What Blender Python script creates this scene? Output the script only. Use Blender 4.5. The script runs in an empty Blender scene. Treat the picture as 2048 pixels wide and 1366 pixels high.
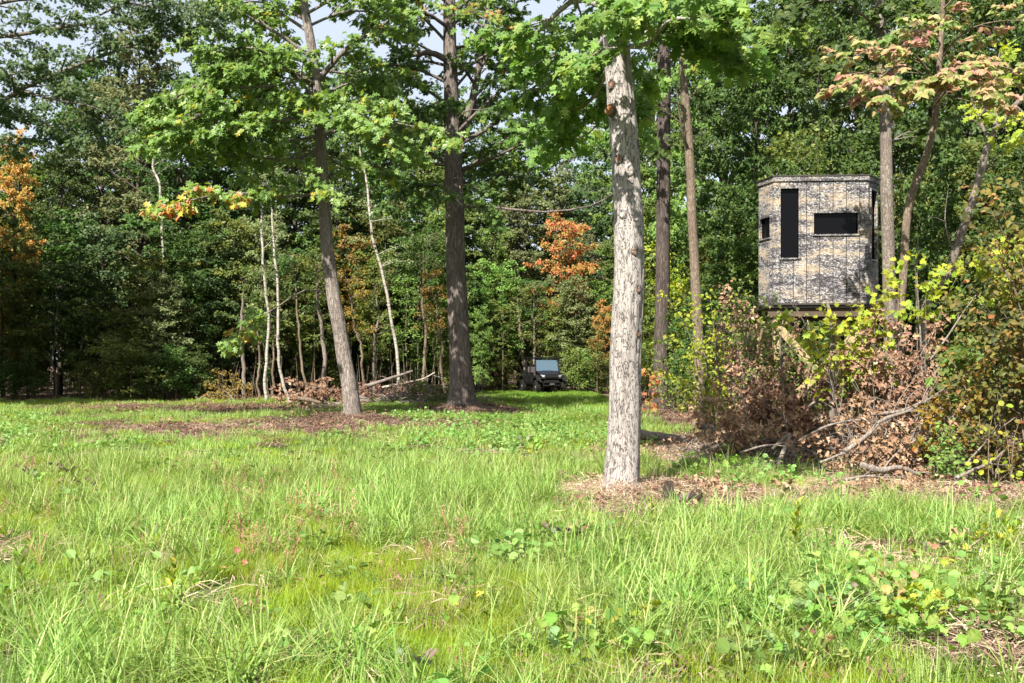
import bpy, math, random
import numpy as np
from mathutils import Vector, Matrix, Quaternion

# ------------------------------------------------------------------ camera, sky, sun, exposure
SC = bpy.context.scene
COL = SC.collection
F = 1991.0                      # focal length in pixels of the 2048 px wide photograph
EYE, HOR = 1.6, 727.0
cam = bpy.data.objects.new('camera', bpy.data.cameras.new('camera'))
COL.objects.link(cam)
cam.location = (0, 0, EYE)
cam.rotation_euler = (math.radians(90), 0, 0)
cam.data.lens, cam.data.sensor_width = 35.0, 36.0
cam.data.shift_y = 44 / 2048
cam.data.clip_start, cam.data.clip_end = 0.1, 3000
SC.camera = cam

SUN_EL = math.radians(46)
SUN_AZ = math.radians(207)      # clockwise from +Y: behind the camera, to its left
sun_vec = Vector((math.sin(SUN_AZ) * math.cos(SUN_EL), math.cos(SUN_AZ) * math.cos(SUN_EL), math.sin(SUN_EL)))
world = bpy.data.worlds.new('World')
SC.world = world
world.use_nodes = True
wt = world.node_tree
wt.nodes.clear()
sky = wt.nodes.new('ShaderNodeTexSky')
sky.sky_type = 'NISHITA'
sky.sun_disc = False
sky.sun_elevation, sky.sun_rotation = SUN_EL, SUN_AZ
sky.air_density, sky.dust_density, sky.ozone_density = 1.0, 2.5, 1.0
bg = wt.nodes.new('ShaderNodeBackground')
bg.inputs['Strength'].default_value = 0.07
wo = wt.nodes.new('ShaderNodeOutputWorld')
veil = wt.nodes.new('ShaderNodeMix')
veil.data_type = 'RGBA'
veil.inputs[0].default_value = 0.62
veil.inputs[7].default_value = (4.5, 4.75, 5.1, 1)      # thin bright haze cloud over the whole sky
wt.links.new(sky.outputs[0], veil.inputs[6])
wt.links.new(veil.outputs[2], bg.inputs[0])
wt.links.new(bg.outputs[0], wo.inputs[0])
sl = bpy.data.lights.new('sun', 'SUN')
sl.energy, sl.angle, sl.color = 5.0, math.radians(0.53), (1.0, 0.95, 0.86)
so = bpy.data.objects.new('sun', sl)
so.rotation_euler = sun_vec.to_track_quat('Z', 'Y').to_euler()
so.location = (0, 0, 30)
COL.objects.link(so)
vs = SC.view_settings
SC.display_settings.display_device = 'sRGB'
vs.view_transform, vs.look, vs.gamma, vs.use_curve_mapping = 'Standard', 'None', 1.0, False
vs.exposure = 1.66
SC.cycles.max_bounces = 6
SC.cycles.diffuse_bounces = 3
SC.cycles.transmission_bounces = 4
SC.cycles.transparent_max_bounces = 4

RNG = np.random.default_rng(7)


# ------------------------------------------------------------------ helpers
def P(px, py, D):
    """photo pixel at a distance D -> point in the place"""
    return np.array([(px - 1024) / F * D, D, EYE + (HOR - py) / F * D])


def proj(p):
    p = np.asarray(p, float)
    y = np.maximum(p[..., 1], 0.05)
    return 1024 + p[..., 0] / y * F, HOR - (p[..., 2] - EYE) / y * F


def _hash(i, j, s):
    n = np.sin(i * 127.1 + j * 311.7 + s * 74.7) * 43758.5453
    return n - np.floor(n)


def vn(x, y, s=0):
    x, y = np.asarray(x, float), np.asarray(y, float)
    i, j = np.floor(x), np.floor(y)
    u, v = x - i, y - j
    u, v = u * u * (3 - 2 * u), v * v * (3 - 2 * v)
    a = _hash(i, j, s) * (1 - u) + _hash(i + 1, j, s) * u
    b = _hash(i, j + 1, s) * (1 - u) + _hash(i + 1, j + 1, s) * u
    return a * (1 - v) + b * v


def fbm(x, y, s=0, o=3):
    t, a, n = 0, .5, 0
    for k in range(o):
        t = t + a * vn(x * 2 ** k, y * 2 ** k, s + k * 13)
        n += a
        a *= .55
    return t / n


MOUNDS = [(1.30, 11.8, .05, .9, .8), (-4.34, 27.0, .20, 1.5, 1.3), (-1.58, 32.0, .30, 1.7, 1.5), (1.9, 11.6, .06, 1.3, .6),
          (4.9, 12.0, .07, 1.8, .8), (5.6, 16.5, .22, 2.6, 1.6), (-3.0, 38.0, .25, 3.0, 2.0)]


def H(x, y):
    x, y = np.asarray(x, float), np.asarray(y, float)
    h = (fbm(x * .35, y * .35, 3) - .5) * .16 + (fbm(x * 1.7, y * 1.7, 9) - .5) * .05
    for cx, cy, a, rx, ry in MOUNDS:
        h = h + a * np.exp(-(((x - cx) / rx) ** 2 + ((y - cy) / ry) ** 2))
    return h


def hz(x, y):
    return float(H(x, y))


DRYS = [(-5.9, 24.4, 4.6, 4.0, 1.0), (-2.4, 25.0, 2.4, 2.4, .95), (-8.5, 33.5, 5, 2.6, .85), (-4.3, 26.3, 1.7, 1.6, 1.1), (-1.4, 31.3, 2.2, 2.0, 1.2), (1.75, 11.5, 1.5, 1.3, 1.1), (4.9, 11.9, 1.9, 1.4, 1.1),
        (5.6, 16.6, 3.9, 3.4, 1.3), (-11, 36, 7, 3.5, .65), (9, 20, 6, 7, 1.2), (3.2, 8.2, 1.2, 1.0, .5), (4.6, 8.0, 1.0, 1.0, .5),
        (2.6, 5.6, .6, .4, .6), (-12, 31, 3, 1.5, .5), (6.4, 33, 3.0, 12, .9)]


def dry(x, y):
    """1 where dead thatch and mulch lie instead of grass"""
    d = np.zeros_like(np.asarray(x, float))
    for cx, cy, rx, ry, a in DRYS:
        d = np.maximum(d, a * np.exp(-(((x - cx) / rx) ** 2 + ((y - cy) / ry) ** 2) ** 1.5))
    d = d + (fbm(x * .9, y * .9, 31) - .5) * .55
    edge = 42.0 + np.where(x > -1.6, 13.5, 0.0)
    edge = np.where(x > 4.2, 20, edge)
    d = np.maximum(d, np.clip((y - edge) / 2.0, 0, 1.2))
    return np.clip(d, 0, 1)


class MB:
    """collects vertices, faces and a per-vertex random value for one mesh"""

    def __init__(self):
        self.v, self.f, self.r, self.n, self.m = [], [], [], 0, []

    def add(self, V, Fs, rnd=0.5, mat=0):
        V = np.asarray(V, float).reshape(-1, 3)
        for f in (Fs if isinstance(Fs, list) else [Fs]):
            f = np.asarray(f, int)
            if f.ndim == 1:
                f = f[None]
            self.f.append(f + self.n)
            self.m.append(mat)
        self.v.append(V)
        self.r.append(np.broadcast_to(np.asarray(rnd, float), (len(V),)))
        self.n += len(V)

    def tube(self, path, rad, sides=6, cap=True, rnd=.5, mat=0):
        path = np.asarray(path, float)
        n = len(path)
        rad = np.broadcast_to(np.asarray(rad, float), (n,))
        t = np.gradient(path, axis=0)
        t /= np.linalg.norm(t, axis=1, keepdims=True) + 1e-9
        ref = np.array([0.02, 1, 0.03]) if abs(t[:, 1]).mean() < .8 else np.array([1, 0.02, 0.03])
        x = np.cross(t, ref)
        x /= np.linalg.norm(x, axis=1, keepdims=True) + 1e-9
        y = np.cross(t, x)
        a = np.linspace(0, 2 * math.pi, sides, endpoint=False)
        V = path[:, None] + rad[:, None, None] * (np.cos(a)[None, :, None] * x[:, None] + np.sin(a)[None, :, None] * y[:, None])
        i, j = np.meshgrid(np.arange(n - 1), np.arange(sides), indexing='ij')
        q = np.stack([i * sides + j, i * sides + (j + 1) % sides, (i + 1) * sides + (j + 1) % sides, (i + 1) * sides + j], -1).reshape(-1, 4)
        fs = [q]
        if cap:
            fs += [np.arange(sides)[::-1], np.arange(sides) + (n - 1) * sides]
        self.add(V, fs, rnd, mat)

    def box(self, lo, hi, R=None, rnd=.5, mat=0, ch=0.0):
        lo, hi = np.asarray(lo, float), np.asarray(hi, float)
        c, h = (lo + hi) / 2, (hi - lo) / 2
        if ch > 0:
            ch = min(ch, h.min() * .8)
            V = []
            for ax in range(3):
                for s in (-1, 1):
                    o = [k for k in range(3) if k != ax]
                    for sa, sb in ((-1, -1), (1, -1), (1, 1), (-1, 1)):
                        p = np.zeros(3)
                        p[ax] = s * h[ax]
                        p[o[0]], p[o[1]] = sa * (h[o[0]] - ch), sb * (h[o[1]] - ch)
                        V.append(p)
            import bmesh
            bm = bmesh.new()
            for p in V:
                bm.verts.new(p)
            bmesh.ops.convex_hull(bm, input=bm.verts[:])
            bm.verts.index_update()
            Vv = np.array([v.co[:] for v in bm.verts])
            fs = [np.array([v.index for v in f.verts]) for f in bm.faces]
            bm.free()
            V = Vv
        else:
            V = np.array([[x, y, z] for x in (-1, 1) for y in (-1, 1) for z in (-1, 1)], float) * h
            fs = [np.array([[0, 1, 3, 2], [4, 6, 7, 5], [0, 4, 5, 1], [2, 3, 7, 6], [0, 2, 6, 4], [1, 5, 7, 3]])]
        V = V + c
        if R is not None:
            V = V @ np.asarray(R, float).T
        self.add(V, fs, rnd, mat)

    def beam(self, a, b, w, h, rnd=.5):
        """a squared timber from a to b"""
        a, b = np.asarray(a, float), np.asarray(b, float)
        t = b - a
        L = np.linalg.norm(t)
        t /= L
        ref = np.array([0, 0, 1.0]) if abs(t[2]) < .9 else np.array([0, 1.0, 0])
        x = np.cross(t, ref)
        x /= np.linalg.norm(x)
        y = np.cross(x, t)
        V = [p + x * sx * w / 2 + y * sy * h / 2 for p in (a, b) for sx, sy in ((-1, -1), (1, -1), (1, 1), (-1, 1))]
        self.add(V, [np.array([[0, 1, 2, 3], [7, 6, 5, 4], [0, 4, 5, 1], [1, 5, 6, 2], [2, 6, 7, 3], [3, 7, 4, 0]])], rnd)

    def prism(self, prof, x0, x1, rnd=.5):
        """profile in (y, z) swept along x"""
        n = len(prof)
        V = [(x, y, z) for x in (x0, x1) for y, z in prof]
        q = np.array([[i, (i + 1) % n, n + (i + 1) % n, n + i] for i in range(n)])
        self.add(V, [q, np.arange(n)[::-1], np.arange(n) + n], rnd)

    def mesh(self, name, mats, smooth=False):
        me = bpy.data.meshes.new(name)
        if self.n:
            V = np.concatenate(self.v)
            me.vertices.add(len(V))
            me.vertices.foreach_set('co', V.astype(np.float32).ravel())
            loops = np.concatenate([f.ravel() for f in self.f])
            sizes = np.concatenate([np.full(f.shape[0], f.shape[1]) for f in self.f])
            mi = np.concatenate([np.full(f.shape[0], m) for f, m in zip(self.f, self.m)])
            me.loops.add(len(loops))
            me.loops.foreach_set('vertex_index', loops.astype(np.int32))
            me.polygons.add(len(sizes))
            me.polygons.foreach_set('loop_start', np.concatenate([[0], np.cumsum(sizes)[:-1]]).astype(np.int32))
            me.polygons.foreach_set('material_index', mi.astype(np.int32))
            me.polygons.foreach_set('use_smooth', np.full(len(sizes), smooth))
            at = me.attributes.new('rnd', 'FLOAT', 'POINT')
            at.data.foreach_set('value', np.concatenate(self.r).astype(np.float32))
            me.update(calc_edges=True)
            me.validate()
        for m in (mats if isinstance(mats, (list, tuple)) else [mats]):
            me.materials.append(m)
        return me

    def obj(self, name, mats, parent=None, smooth=False, loc=None):
        return link(name, self.mesh(name, mats, smooth), parent, loc)


def link(name, me, parent=None, loc=None):
    o = bpy.data.objects.new(name, me)
    COL.objects.link(o)
    if parent is not None:
        o.parent = parent
    if loc is not None:
        o.location = loc
    return o


def tag(o, label=None, cat=None, group=None, kind=None):
    for k, v in (('label', label), ('category', cat), ('group', group), ('kind', kind)):
        if v:
            o[k] = v
    return o


def thing(name, loc, label, cat, group=None, rz=0.0):
    o = bpy.data.objects.new(name, None)
    o.empty_display_size = .1
    COL.objects.link(o)
    o.location = loc
    o.rotation_euler = (0, 0, rz)
    return tag(o, label, cat, group)


def copy_thing(root, loc, rz, sc=(1, 1, 1), label=None, group=None, mats=None):
    """a copy of a thing with copies of its parts; mats: {part stem: material}"""
    r = root.copy()
    COL.objects.link(r)
    r.location, r.rotation_euler, r.scale = loc, (0, 0, rz), sc
    tag(r, label, None, group)
    for ch in root.children:
        c = ch.copy()
        COL.objects.link(c)
        c.parent = r
        if mats and c.name.split('.')[0] in mats:
            c.material_slots[0].link = 'OBJECT'
            c.material_slots[0].material = mats[c.name.split('.')[0]]
    return r


# ------------------------------------------------------------------ materials
class NT:
    def __init__(self, name):
        self.m = bpy.data.materials.new(name)
        self.m.use_nodes = True
        self.t = self.m.node_tree
        self.t.nodes.clear()
        self.out = self.t.nodes.new('ShaderNodeOutputMaterial')

    def __call__(self, typ, ins=None, **props):
        n = self.t.nodes.new('ShaderNode' + typ)
        for k, v in props.items():
            setattr(n, k, v)
        for k, v in (ins or {}).items():
            s = n.inputs[k]
            if isinstance(v, bpy.types.NodeSocket):
                self.t.links.new(v, s)
            elif isinstance(v, (tuple, list)) and len(v) == 3 and s.type == 'RGBA':
                s.default_value = (*v, 1)
            else:
                s.default_value = v
        return n

    def ramp(self, fac, stops, interp='LINEAR'):
        n = self('ValToRGB', {0: fac})
        cr = n.color_ramp
        cr.interpolation = interp
        while len(cr.elements) < len(stops):
            cr.elements.new(.5)
        for e, (p, c) in zip(cr.elements, stops):
            e.position = p
            e.color = (*c, 1) if len(c) == 3 else c
        return n.outputs[0]

    def mix(self, fac, a, b, blend='MIX'):
        n = self('Mix', data_type='RGBA', blend_type=blend)
        for s, v in ((n.inputs[0], fac), (n.inputs[6], a), (n.inputs[7], b)):
            if isinstance(v, bpy.types.NodeSocket):
                self.t.links.new(v, s)
            else:
                s.default_value = (*v, 1) if isinstance(v, (tuple, list)) else v
        return n.outputs[2]

    def noise(self, vec, scale, detail=3, rough=.55, dim=None):
        return self('TexNoise', {'Vector': vec, 'Scale': scale, 'Detail': detail, 'Roughness': rough}).outputs[0]

    def math(self, op, a, b=0.0):
        return self('Math', {0: a, 1: b}, operation=op).outputs[0]

    def map(self, vec, scale):
        return self('Mapping', {'Vector': vec, 'Scale': scale}).outputs[0]

    def obj(self):
        return self('TexCoord').outputs['Object']

    def done(self, shader):
        self.t.links.new(shader.outputs[0], self.out.inputs[0])
        return self.m


def leaf_mat(name, stops, trans=.38, rough=.5, spec=.25, hue=.02, inst=False, vary=.55):
    n = NT(name)
    r = n('Attribute', attribute_name='rnd').outputs['Fac']
    c = n.ramp(r, stops)
    oi = n('ObjectInfo').outputs['Random']
    h = n.math('ADD', n.math('MULTIPLY', oi, hue * 2), .5 - hue)
    v = n.math('ADD', n.math('MULTIPLY', oi, vary), .96 - vary / 2)
    if inst:
        tn = n('Attribute', attribute_name='tint', attribute_type='INSTANCER').outputs['Fac']
        h = n.math('ADD', n.math('MULTIPLY', tn, hue * 2), .5 - hue)
        v = n.math('ADD', n.math('MULTIPLY', tn, .5), .75)
    c = n('HueSaturation', {'Hue': h, 'Value': v, 'Color': c}).outputs[0]
    p = n('BsdfPrincipled', {'Base Color': c, 'Roughness': rough, 'Specular IOR Level': spec})
    tc = n('HueSaturation', {'Hue': .485, 'Saturation': 1.15, 'Value': 1.35, 'Color': c}).outputs[0]
    t = n('BsdfTranslucent', {'Color': tc})
    return n.done(n('MixShader', {0: trans, 1: p.outputs[0], 2: t.outputs[0]}))


def bark_mat(name, light, dark, scale=9, stretch=.22, contrast=.5, bump=.6, lichen=None, plates=False):
    n = NT(name)
    o = n.obj()
    m = n.map(o, (1, 1, stretch))
    a = n.noise(m, scale, 5, .65)
    b = n.noise(o, scale * 5, 3, .6)
    big = n.noise(n.map(o, (1, 1, .5)), 1.6, 2)
    v = n('TexVoronoi', {'Vector': n('VectorMath', {0: m, 1: n('VectorMath', {0: n('TexNoise', {'Vector': m, 'Scale': scale * 1.5}).outputs[1], 'Scale': .09}, operation='SCALE').outputs[0]},
                                    operation='ADD').outputs[0], 'Scale': scale * (.72 if plates else 1.25)}, feature='DISTANCE_TO_EDGE').outputs[0]
    crack = n.ramp(v, [(0, (0, 0, 0)), (.05 if plates else .16, (1, 1, 1))])
    mid = tuple((x * .55 + y * .45) for x, y in zip(light, dark))
    c = n.ramp(a, [(.5 - contrast * .5, dark), (.5, mid), (.5 + contrast * .35, light)])
    c = n.mix(n.math('MULTIPLY', b, .55), c, mid)
    c = n.mix(n.ramp(big, [(.42, (0, 0, 0)), (.66, (.6, .6, .6))]), c, light if plates else dark)
    c = n.mix(n.math('MULTIPLY', n.math('SUBTRACT', 1.0, crack), .85 if plates else .6), c, tuple(x * .45 for x in dark))
    if lichen:
        c = n.mix(n.ramp(n.noise(o, 14, 4), [(.6, (0, 0, 0)), (.68, (.8, .8, .8))]), c, lichen)
    hgt = n.math('ADD', n.math('MULTIPLY', crack, .6), n.math('MULTIPLY', a, .6))
    hgt = n.math('ADD', hgt, n.math('MULTIPLY', b, .2))
    bp = n('Bump', {'Height': hgt, 'Strength': bump, 'Distance': .03})
    return n.done(n('BsdfPrincipled', {'Base Color': c, 'Roughness': .9, 'Specular IOR Level': .15, 'Normal': bp.outputs[0]}))


def plain(name, col, rough=.6, metal=0.0, spec=.4, noise=.25, scale=12):
    n = NT(name)
    f = n.noise(n.obj(), scale, 4)
    c = n.mix(f, tuple(x * (1 - noise) for x in col), tuple(min(1, x * (1 + noise)) for x in col))
    return n.done(n('BsdfPrincipled', {'Base Color': c, 'Roughness': rough, 'Metallic': metal, 'Specular IOR Level': spec}))


def birch_mat():
    n = NT('birch bark')
    o = n.obj()
    band = n.noise(n.map(o, (1.2, 1.2, 9)), 2.2, 4, .7)
    c = n.ramp(band, [(.38, (.04, .035, .03)), (.46, (.24, .22, .19)), (.75, (.44, .42, .38))])
    c = n.mix(n.ramp(n.noise(o, 1.1, 2), [(.45, (0, 0, 0)), (.7, (.55, .55, .55))]), c, (.25, .21, .16))
    return n.done(n('BsdfPrincipled', {'Base Color': c, 'Roughness': .8, 'Specular IOR Level': .2}))


G = {  # leaf colours along the per-leaf random value
    'oak': [(0, (.055, .11, .022)), (.55, (.125, .205, .042)), (.92, (.21, .285, .065)), (1, (.32, .31, .06))],
    'oak_warm': [(0, (.05, .10, .018)), (.5, (.10, .18, .03)), (.8, (.22, .24, .03)), (.92, (.35, .24, .03)), (1, (.40, .11, .03))],
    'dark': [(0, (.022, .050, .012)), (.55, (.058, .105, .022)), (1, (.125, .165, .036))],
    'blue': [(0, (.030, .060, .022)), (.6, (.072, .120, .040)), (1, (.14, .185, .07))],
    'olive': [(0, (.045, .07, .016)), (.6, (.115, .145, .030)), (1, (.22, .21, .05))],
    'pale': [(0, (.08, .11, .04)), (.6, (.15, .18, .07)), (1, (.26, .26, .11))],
    'yellowgreen': [(0, (.13, .19, .02)), (.5, (.26, .33, .035)), (.9, (.38, .37, .04)), (1, (.46, .36, .05))],
    'gold': [(0, (.09, .10, .02)), (.5, (.21, .165, .03)), (.88, (.33, .19, .03)), (1, (.32, .12, .03))],
    'orange': [(0, (.10, .12, .025)), (.35, (.38, .29, .06)), (.75, (.55, .31, .10)), (1, (.50, .19, .08))],
    'flame': [(0, (.10, .13, .03)), (.3, (.24, .17, .04)), (.6, (.37, .13, .06)), (.85, (.35, .09, .06)), (1, (.30, .05, .06))],
    'rust': [(0, (.08, .14, .03)), (.36, (.17, .20, .05)), (.55, (.30, .22, .11)), (.82, (.33, .17, .125)), (1, (.23, .11, .12))],
    'dead': [(0, (.12, .068, .042)), (.5, (.24, .14, .088)), (.85, (.35, .235, .16)), (1, (.45, .36, .27))],
    'shrub': [(0, (.035, .05, .014)), (.4, (.085, .095, .022)), (.68, (.17, .135, .03)), (.9, (.27, .14, .045)), (1, (.28, .09, .045))],
}
LM = {k: leaf_mat('leaves ' + k, v, trans=.2 if k == 'dead' else .4, rough=.8 if k == 'dead' else .5) for k, v in G.items()}
BARK = {
    'pale': bark_mat('pale oak bark', (.36, .325, .305), (.15, .132, .12), 26, .26, .58, 1.0, None, True),
    'oak': bark_mat('ridged oak bark', (.36, .31, .275), (.15, .125, .11), 20, .12, .5, .9),
    'oak_dark': bark_mat('dark furrowed bark', (.27, .225, .20), (.10, .08, .07), 18, .10, .5, .9),
    'shade': bark_mat('shade-darkened furrowed bark', (.15, .12, .105), (.05, .04, .035), 18, .10, .5, .9),  # darker copy of the furrowed bark, crown shade on the straight trunk put into the colour
    'grey': bark_mat('grey bark', (.25, .215, .18), (.10, .08, .065), 18, .3, .5, .5, (.28, .28, .23)),
    'tan': bark_mat('tan bark', (.24, .19, .14), (.10, .075, .055), 18, .3, .5, .5),
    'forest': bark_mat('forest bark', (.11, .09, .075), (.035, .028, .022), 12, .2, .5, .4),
    'wood': bark_mat('weathered dead wood', (.30, .26, .225), (.11, .09, .075), 20, .15, .5, .4),
    'birch': birch_mat(),
}


# ------------------------------------------------------------------ leaves and branching
def tmpl(kind):
    """leaf outline of unit length along +y, folded on its midrib -> (verts, faces)"""
    if kind == 'diamond':
        return np.array([[0, 0, 0], [.34, .42, .09], [0, 1, -.08], [-.34, .42, .09]], float), [np.array([[0, 1, 2], [0, 2, 3]])]
    if kind == 'lance':
        return np.array([[0, 0, 0], [.09, .4, .04], [0, 1, -.15], [-.09, .4, .04]], float), [np.array([[0, 1, 2], [0, 2, 3]])]
    if kind == 'ovate':
        V = [[0, 0, 0], [.24, .22, .07], [.28, .5, .08], [0, 1, -.12], [-.28, .5, .08], [-.24, .22, .07], [0, .5, 0]]
        return np.array(V, float), [np.array([[0, 1, 2, 6], [6, 2, 3, 3], [0, 6, 4, 5]])[[0, 2]], np.array([[6, 2, 3], [6, 3, 4]])]
    if kind == 'oak':
        R = [(.05, .10), (.30, .20), (.13, .34), (.46, .50), (.16, .62), (.32, .84), (.10, .80)]
    elif kind == 'maple':
        R = [(.20, .06), (.52, .22), (.36, .36), (.58, .62), (.24, .56), (.20, .78), (.08, .74)]
    elif kind == 'curl':
        V = [[0, 0, 0], [.22, .18, .20], [.10, .36, .05], [.30, .56, .24], [.06, .8, .0], [0, 1, -.25], [-.12, .74, .22], [-.30, .5, .10], [-.10, .34, .0], [-.24, .2, .26]]
        return np.array(V, float), [np.array([0, 1, 2, 8]), np.array([0, 8, 9]), np.array([2, 3, 4]), np.array([8, 2, 4, 6]), np.array([8, 6, 7]), np.array([4, 5, 6])]
    elif kind == 'brassica':
        R = [(.05, .10), (.20, .16), (.13, .25), (.36, .33), (.33, .45), (.47, .55), (.38, .66), (.43, .78), (.27, .86), (.18, .97)]
        V = [(0, 0, 0)] + [(x, y, .30 * x * (1.2 - y) + (.05 if q % 2 else -.04)) for q, (x, y) in enumerate(R)] + [(.02, 1, -.16)] + [(-x * .92, y + .02, .24 * x * (1.2 - y) + (.05 if q % 2 == 0 else -.05)) for q, (x, y) in list(enumerate(R))[::-1]]
        V += [(0, .35, -.02), (0, .7, -.04)]
        a, b = 22, 23
        right = [[0, 1, 2, 3], [0, 3, 4, a], [a, 4, 5, 6], [a, 6, 7, b], [b, 7, 8, 9], [b, 9, 10, 11]]
        left = [[0, 19, 20, 21], [0, a, 18, 19], [a, 16, 17, 18], [a, b, 15, 16], [b, 13, 14, 15], [b, 11, 12, 13]]
        return np.array(V, float), [np.array(right + left)]
    elif kind == 'round':
        R = [(.16, .10), (.36, .30), (.42, .55), (.36, .80), (.18, .96)]
    V = [(0, 0, 0)] + [(x, y, .22 * x * (1.2 - y)) for x, y in R] + [(0, 1, -.10)] + [(-x, y, .22 * x * (1.2 - y)) for x, y in R[::-1]]
    k = len(R)
    return np.array(V, float), [np.arange(0, k + 2), np.array([0] + list(range(k + 1, 2 * k + 2)))]


T = {k: tmpl(k) for k in ('diamond', 'lance', 'ovate', 'oak', 'maple', 'curl', 'round', 'brassica')}


def nrm(v):
    return v / (np.linalg.norm(v, axis=-1, keepdims=True) + 1e-9)


SUNH = np.array([math.sin(SUN_AZ), math.cos(SUN_AZ), 0.0])     # leaves turn towards the light


def gen_leaves(rng, t0, t1, per, size, up=.8, axis=.45, droop=.25, jit=.06, var=.35, warm=None, pinnate=False, sunward=.6):
    """leaf frames along the twigs t0 -> t1"""
    k = len(t0)
    if k == 0:
        z = np.zeros((0, 3))
        return dict(p=z, a=z, x=z, n=z, s=np.zeros(0), r=np.zeros(0))
    i = np.repeat(np.arange(k), per)
    N = len(i)
    d = nrm(t1 - t0)[i]
    if pinnate:
        q = np.tile(np.arange(per), k)
        t = (.25 + .75 * (q // 2 + .5) / max(1, per // 2))
        side = np.where(q % 2 == 0, 1.0, -1.0)[:, None]
        lat = nrm(np.cross(d, np.array([0, 0, 1.0])))
        p = t0[i] + (t1 - t0)[i] * t[:, None]
        a = nrm(lat * side + d * .55 + rng.normal(0, .15, (N, 3)) + np.array([0, 0, -droop]))
        nn = np.array([0, 0, .8]) + .75 * SUNH + rng.normal(0, .38, (N, 3))
    else:
        t = rng.uniform(.1, 1.08, N)
        p = t0[i] + (t1 - t0)[i] * t[:, None] + rng.normal(0, jit, (N, 3))
        a = nrm(d * axis + nrm(rng.normal(0, 1, (N, 3)) * np.array([1, 1, .6])) * (1 - axis) + np.array([0, 0, -droop]))
        nn = np.array([0, 0, up]) + rng.normal(0, .55 * (1.25 - up), (N, 3)) + sunward * SUNH
    x = nrm(np.cross(a, nn))
    nn = np.cross(x, a)
    tw = rng.random(k)[i]
    r = np.clip(.45 * tw + .55 * rng.random(N), 0, 1)
    if warm is not None:
        r = np.clip(r + warm[i], 0, 1)
    s = size * (1 + rng.uniform(-var, var, N))
    return dict(p=p, a=a, x=x, n=nn, s=s, r=r)


def sel(L, m):
    return {k: v[m] for k, v in L.items()}


def add_leaves(mb, L, kind, off=(0, 0, 0)):
    V, Fs = T[kind]
    N = len(L['s'])
    if N == 0:
        return
    W = (L['p'] - np.asarray(off))[:, None] + L['s'][:, None, None] * (V[None, :, 0, None] * L['x'][:, None] + V[None, :, 1, None] * L['a'][:, None] + V[None, :, 2, None] * L['n'][:, None])
    base = np.arange(N)[:, None, None] * len(V)
    fs = []
    for f in Fs:
        f2 = f if f.ndim == 2 else f[None]
        fs.append((base + f2[None]).reshape(-1, f2.shape[1]))
    mb.add(W, fs, np.repeat(L['r'], len(V)))


LEAFMESH = {}


def leaf_mesh(kind, b, mat):
    key = (kind, b, mat.name)
    if key not in LEAFMESH:
        mb = MB()
        mb.add(T[kind][0], T[kind][1], (b + .5) / 8)
        LEAFMESH[key] = mb.mesh('leaf', mat)
    return LEAFMESH[key]


def leaf_parts(L, kind, mat, root, limit=300, prefer=None):
    """take the leaves that show largest out of L as parts of their own; returns the rest"""
    px, py = proj(L['p'])
    inside = (px > 5) & (px < 2043) & (py > 5) & (py < 1360)
    score = L['s'] / np.maximum(L['p'][:, 1], .5) * (.4 + .6 * np.abs(L['n'][:, 1]) + .3 * L['n'][:, 2]) - (~inside) * 10
    order = np.argsort(-score)[:limit]
    order = order[inside[order]]
    o0 = np.array(root.location)
    for i in order:
        o = bpy.data.objects.new('leaf', leaf_mesh(kind, int(min(7, L['r'][i] * 8)), mat))
        COL.objects.link(o)
        o.parent = root
        M = np.eye(4)
        M[:3, 0], M[:3, 1], M[:3, 2] = L['x'][i] * L['s'][i], L['a'][i] * L['s'][i], L['n'][i] * L['s'][i]
        M[:3, 3] = L['p'][i] - o0
        o.matrix_basis = Matrix(M.tolist())
    m = np.ones(len(L['s']), bool)
    m[order] = False
    return sel(L, m)


def smooth_path(pts, n):
    """Catmull-Rom through pts"""
    p = np.asarray(pts, float)
    p = np.vstack([2 * p[0] - p[1], p, 2 * p[-1] - p[-2]])
    k = len(p) - 3
    u = np.linspace(0, k - 1e-6, n)
    i = u.astype(int)
    t = (u - i)[:, None]
    a, b, c, d = p[i], p[i + 1], p[i + 2], p[i + 3]
    return .5 * (2 * b + (c - a) * t + (2 * a - 5 * b + 4 * c - d) * t ** 2 + (3 * b - a - 3 * c + d) * t ** 3)


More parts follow.
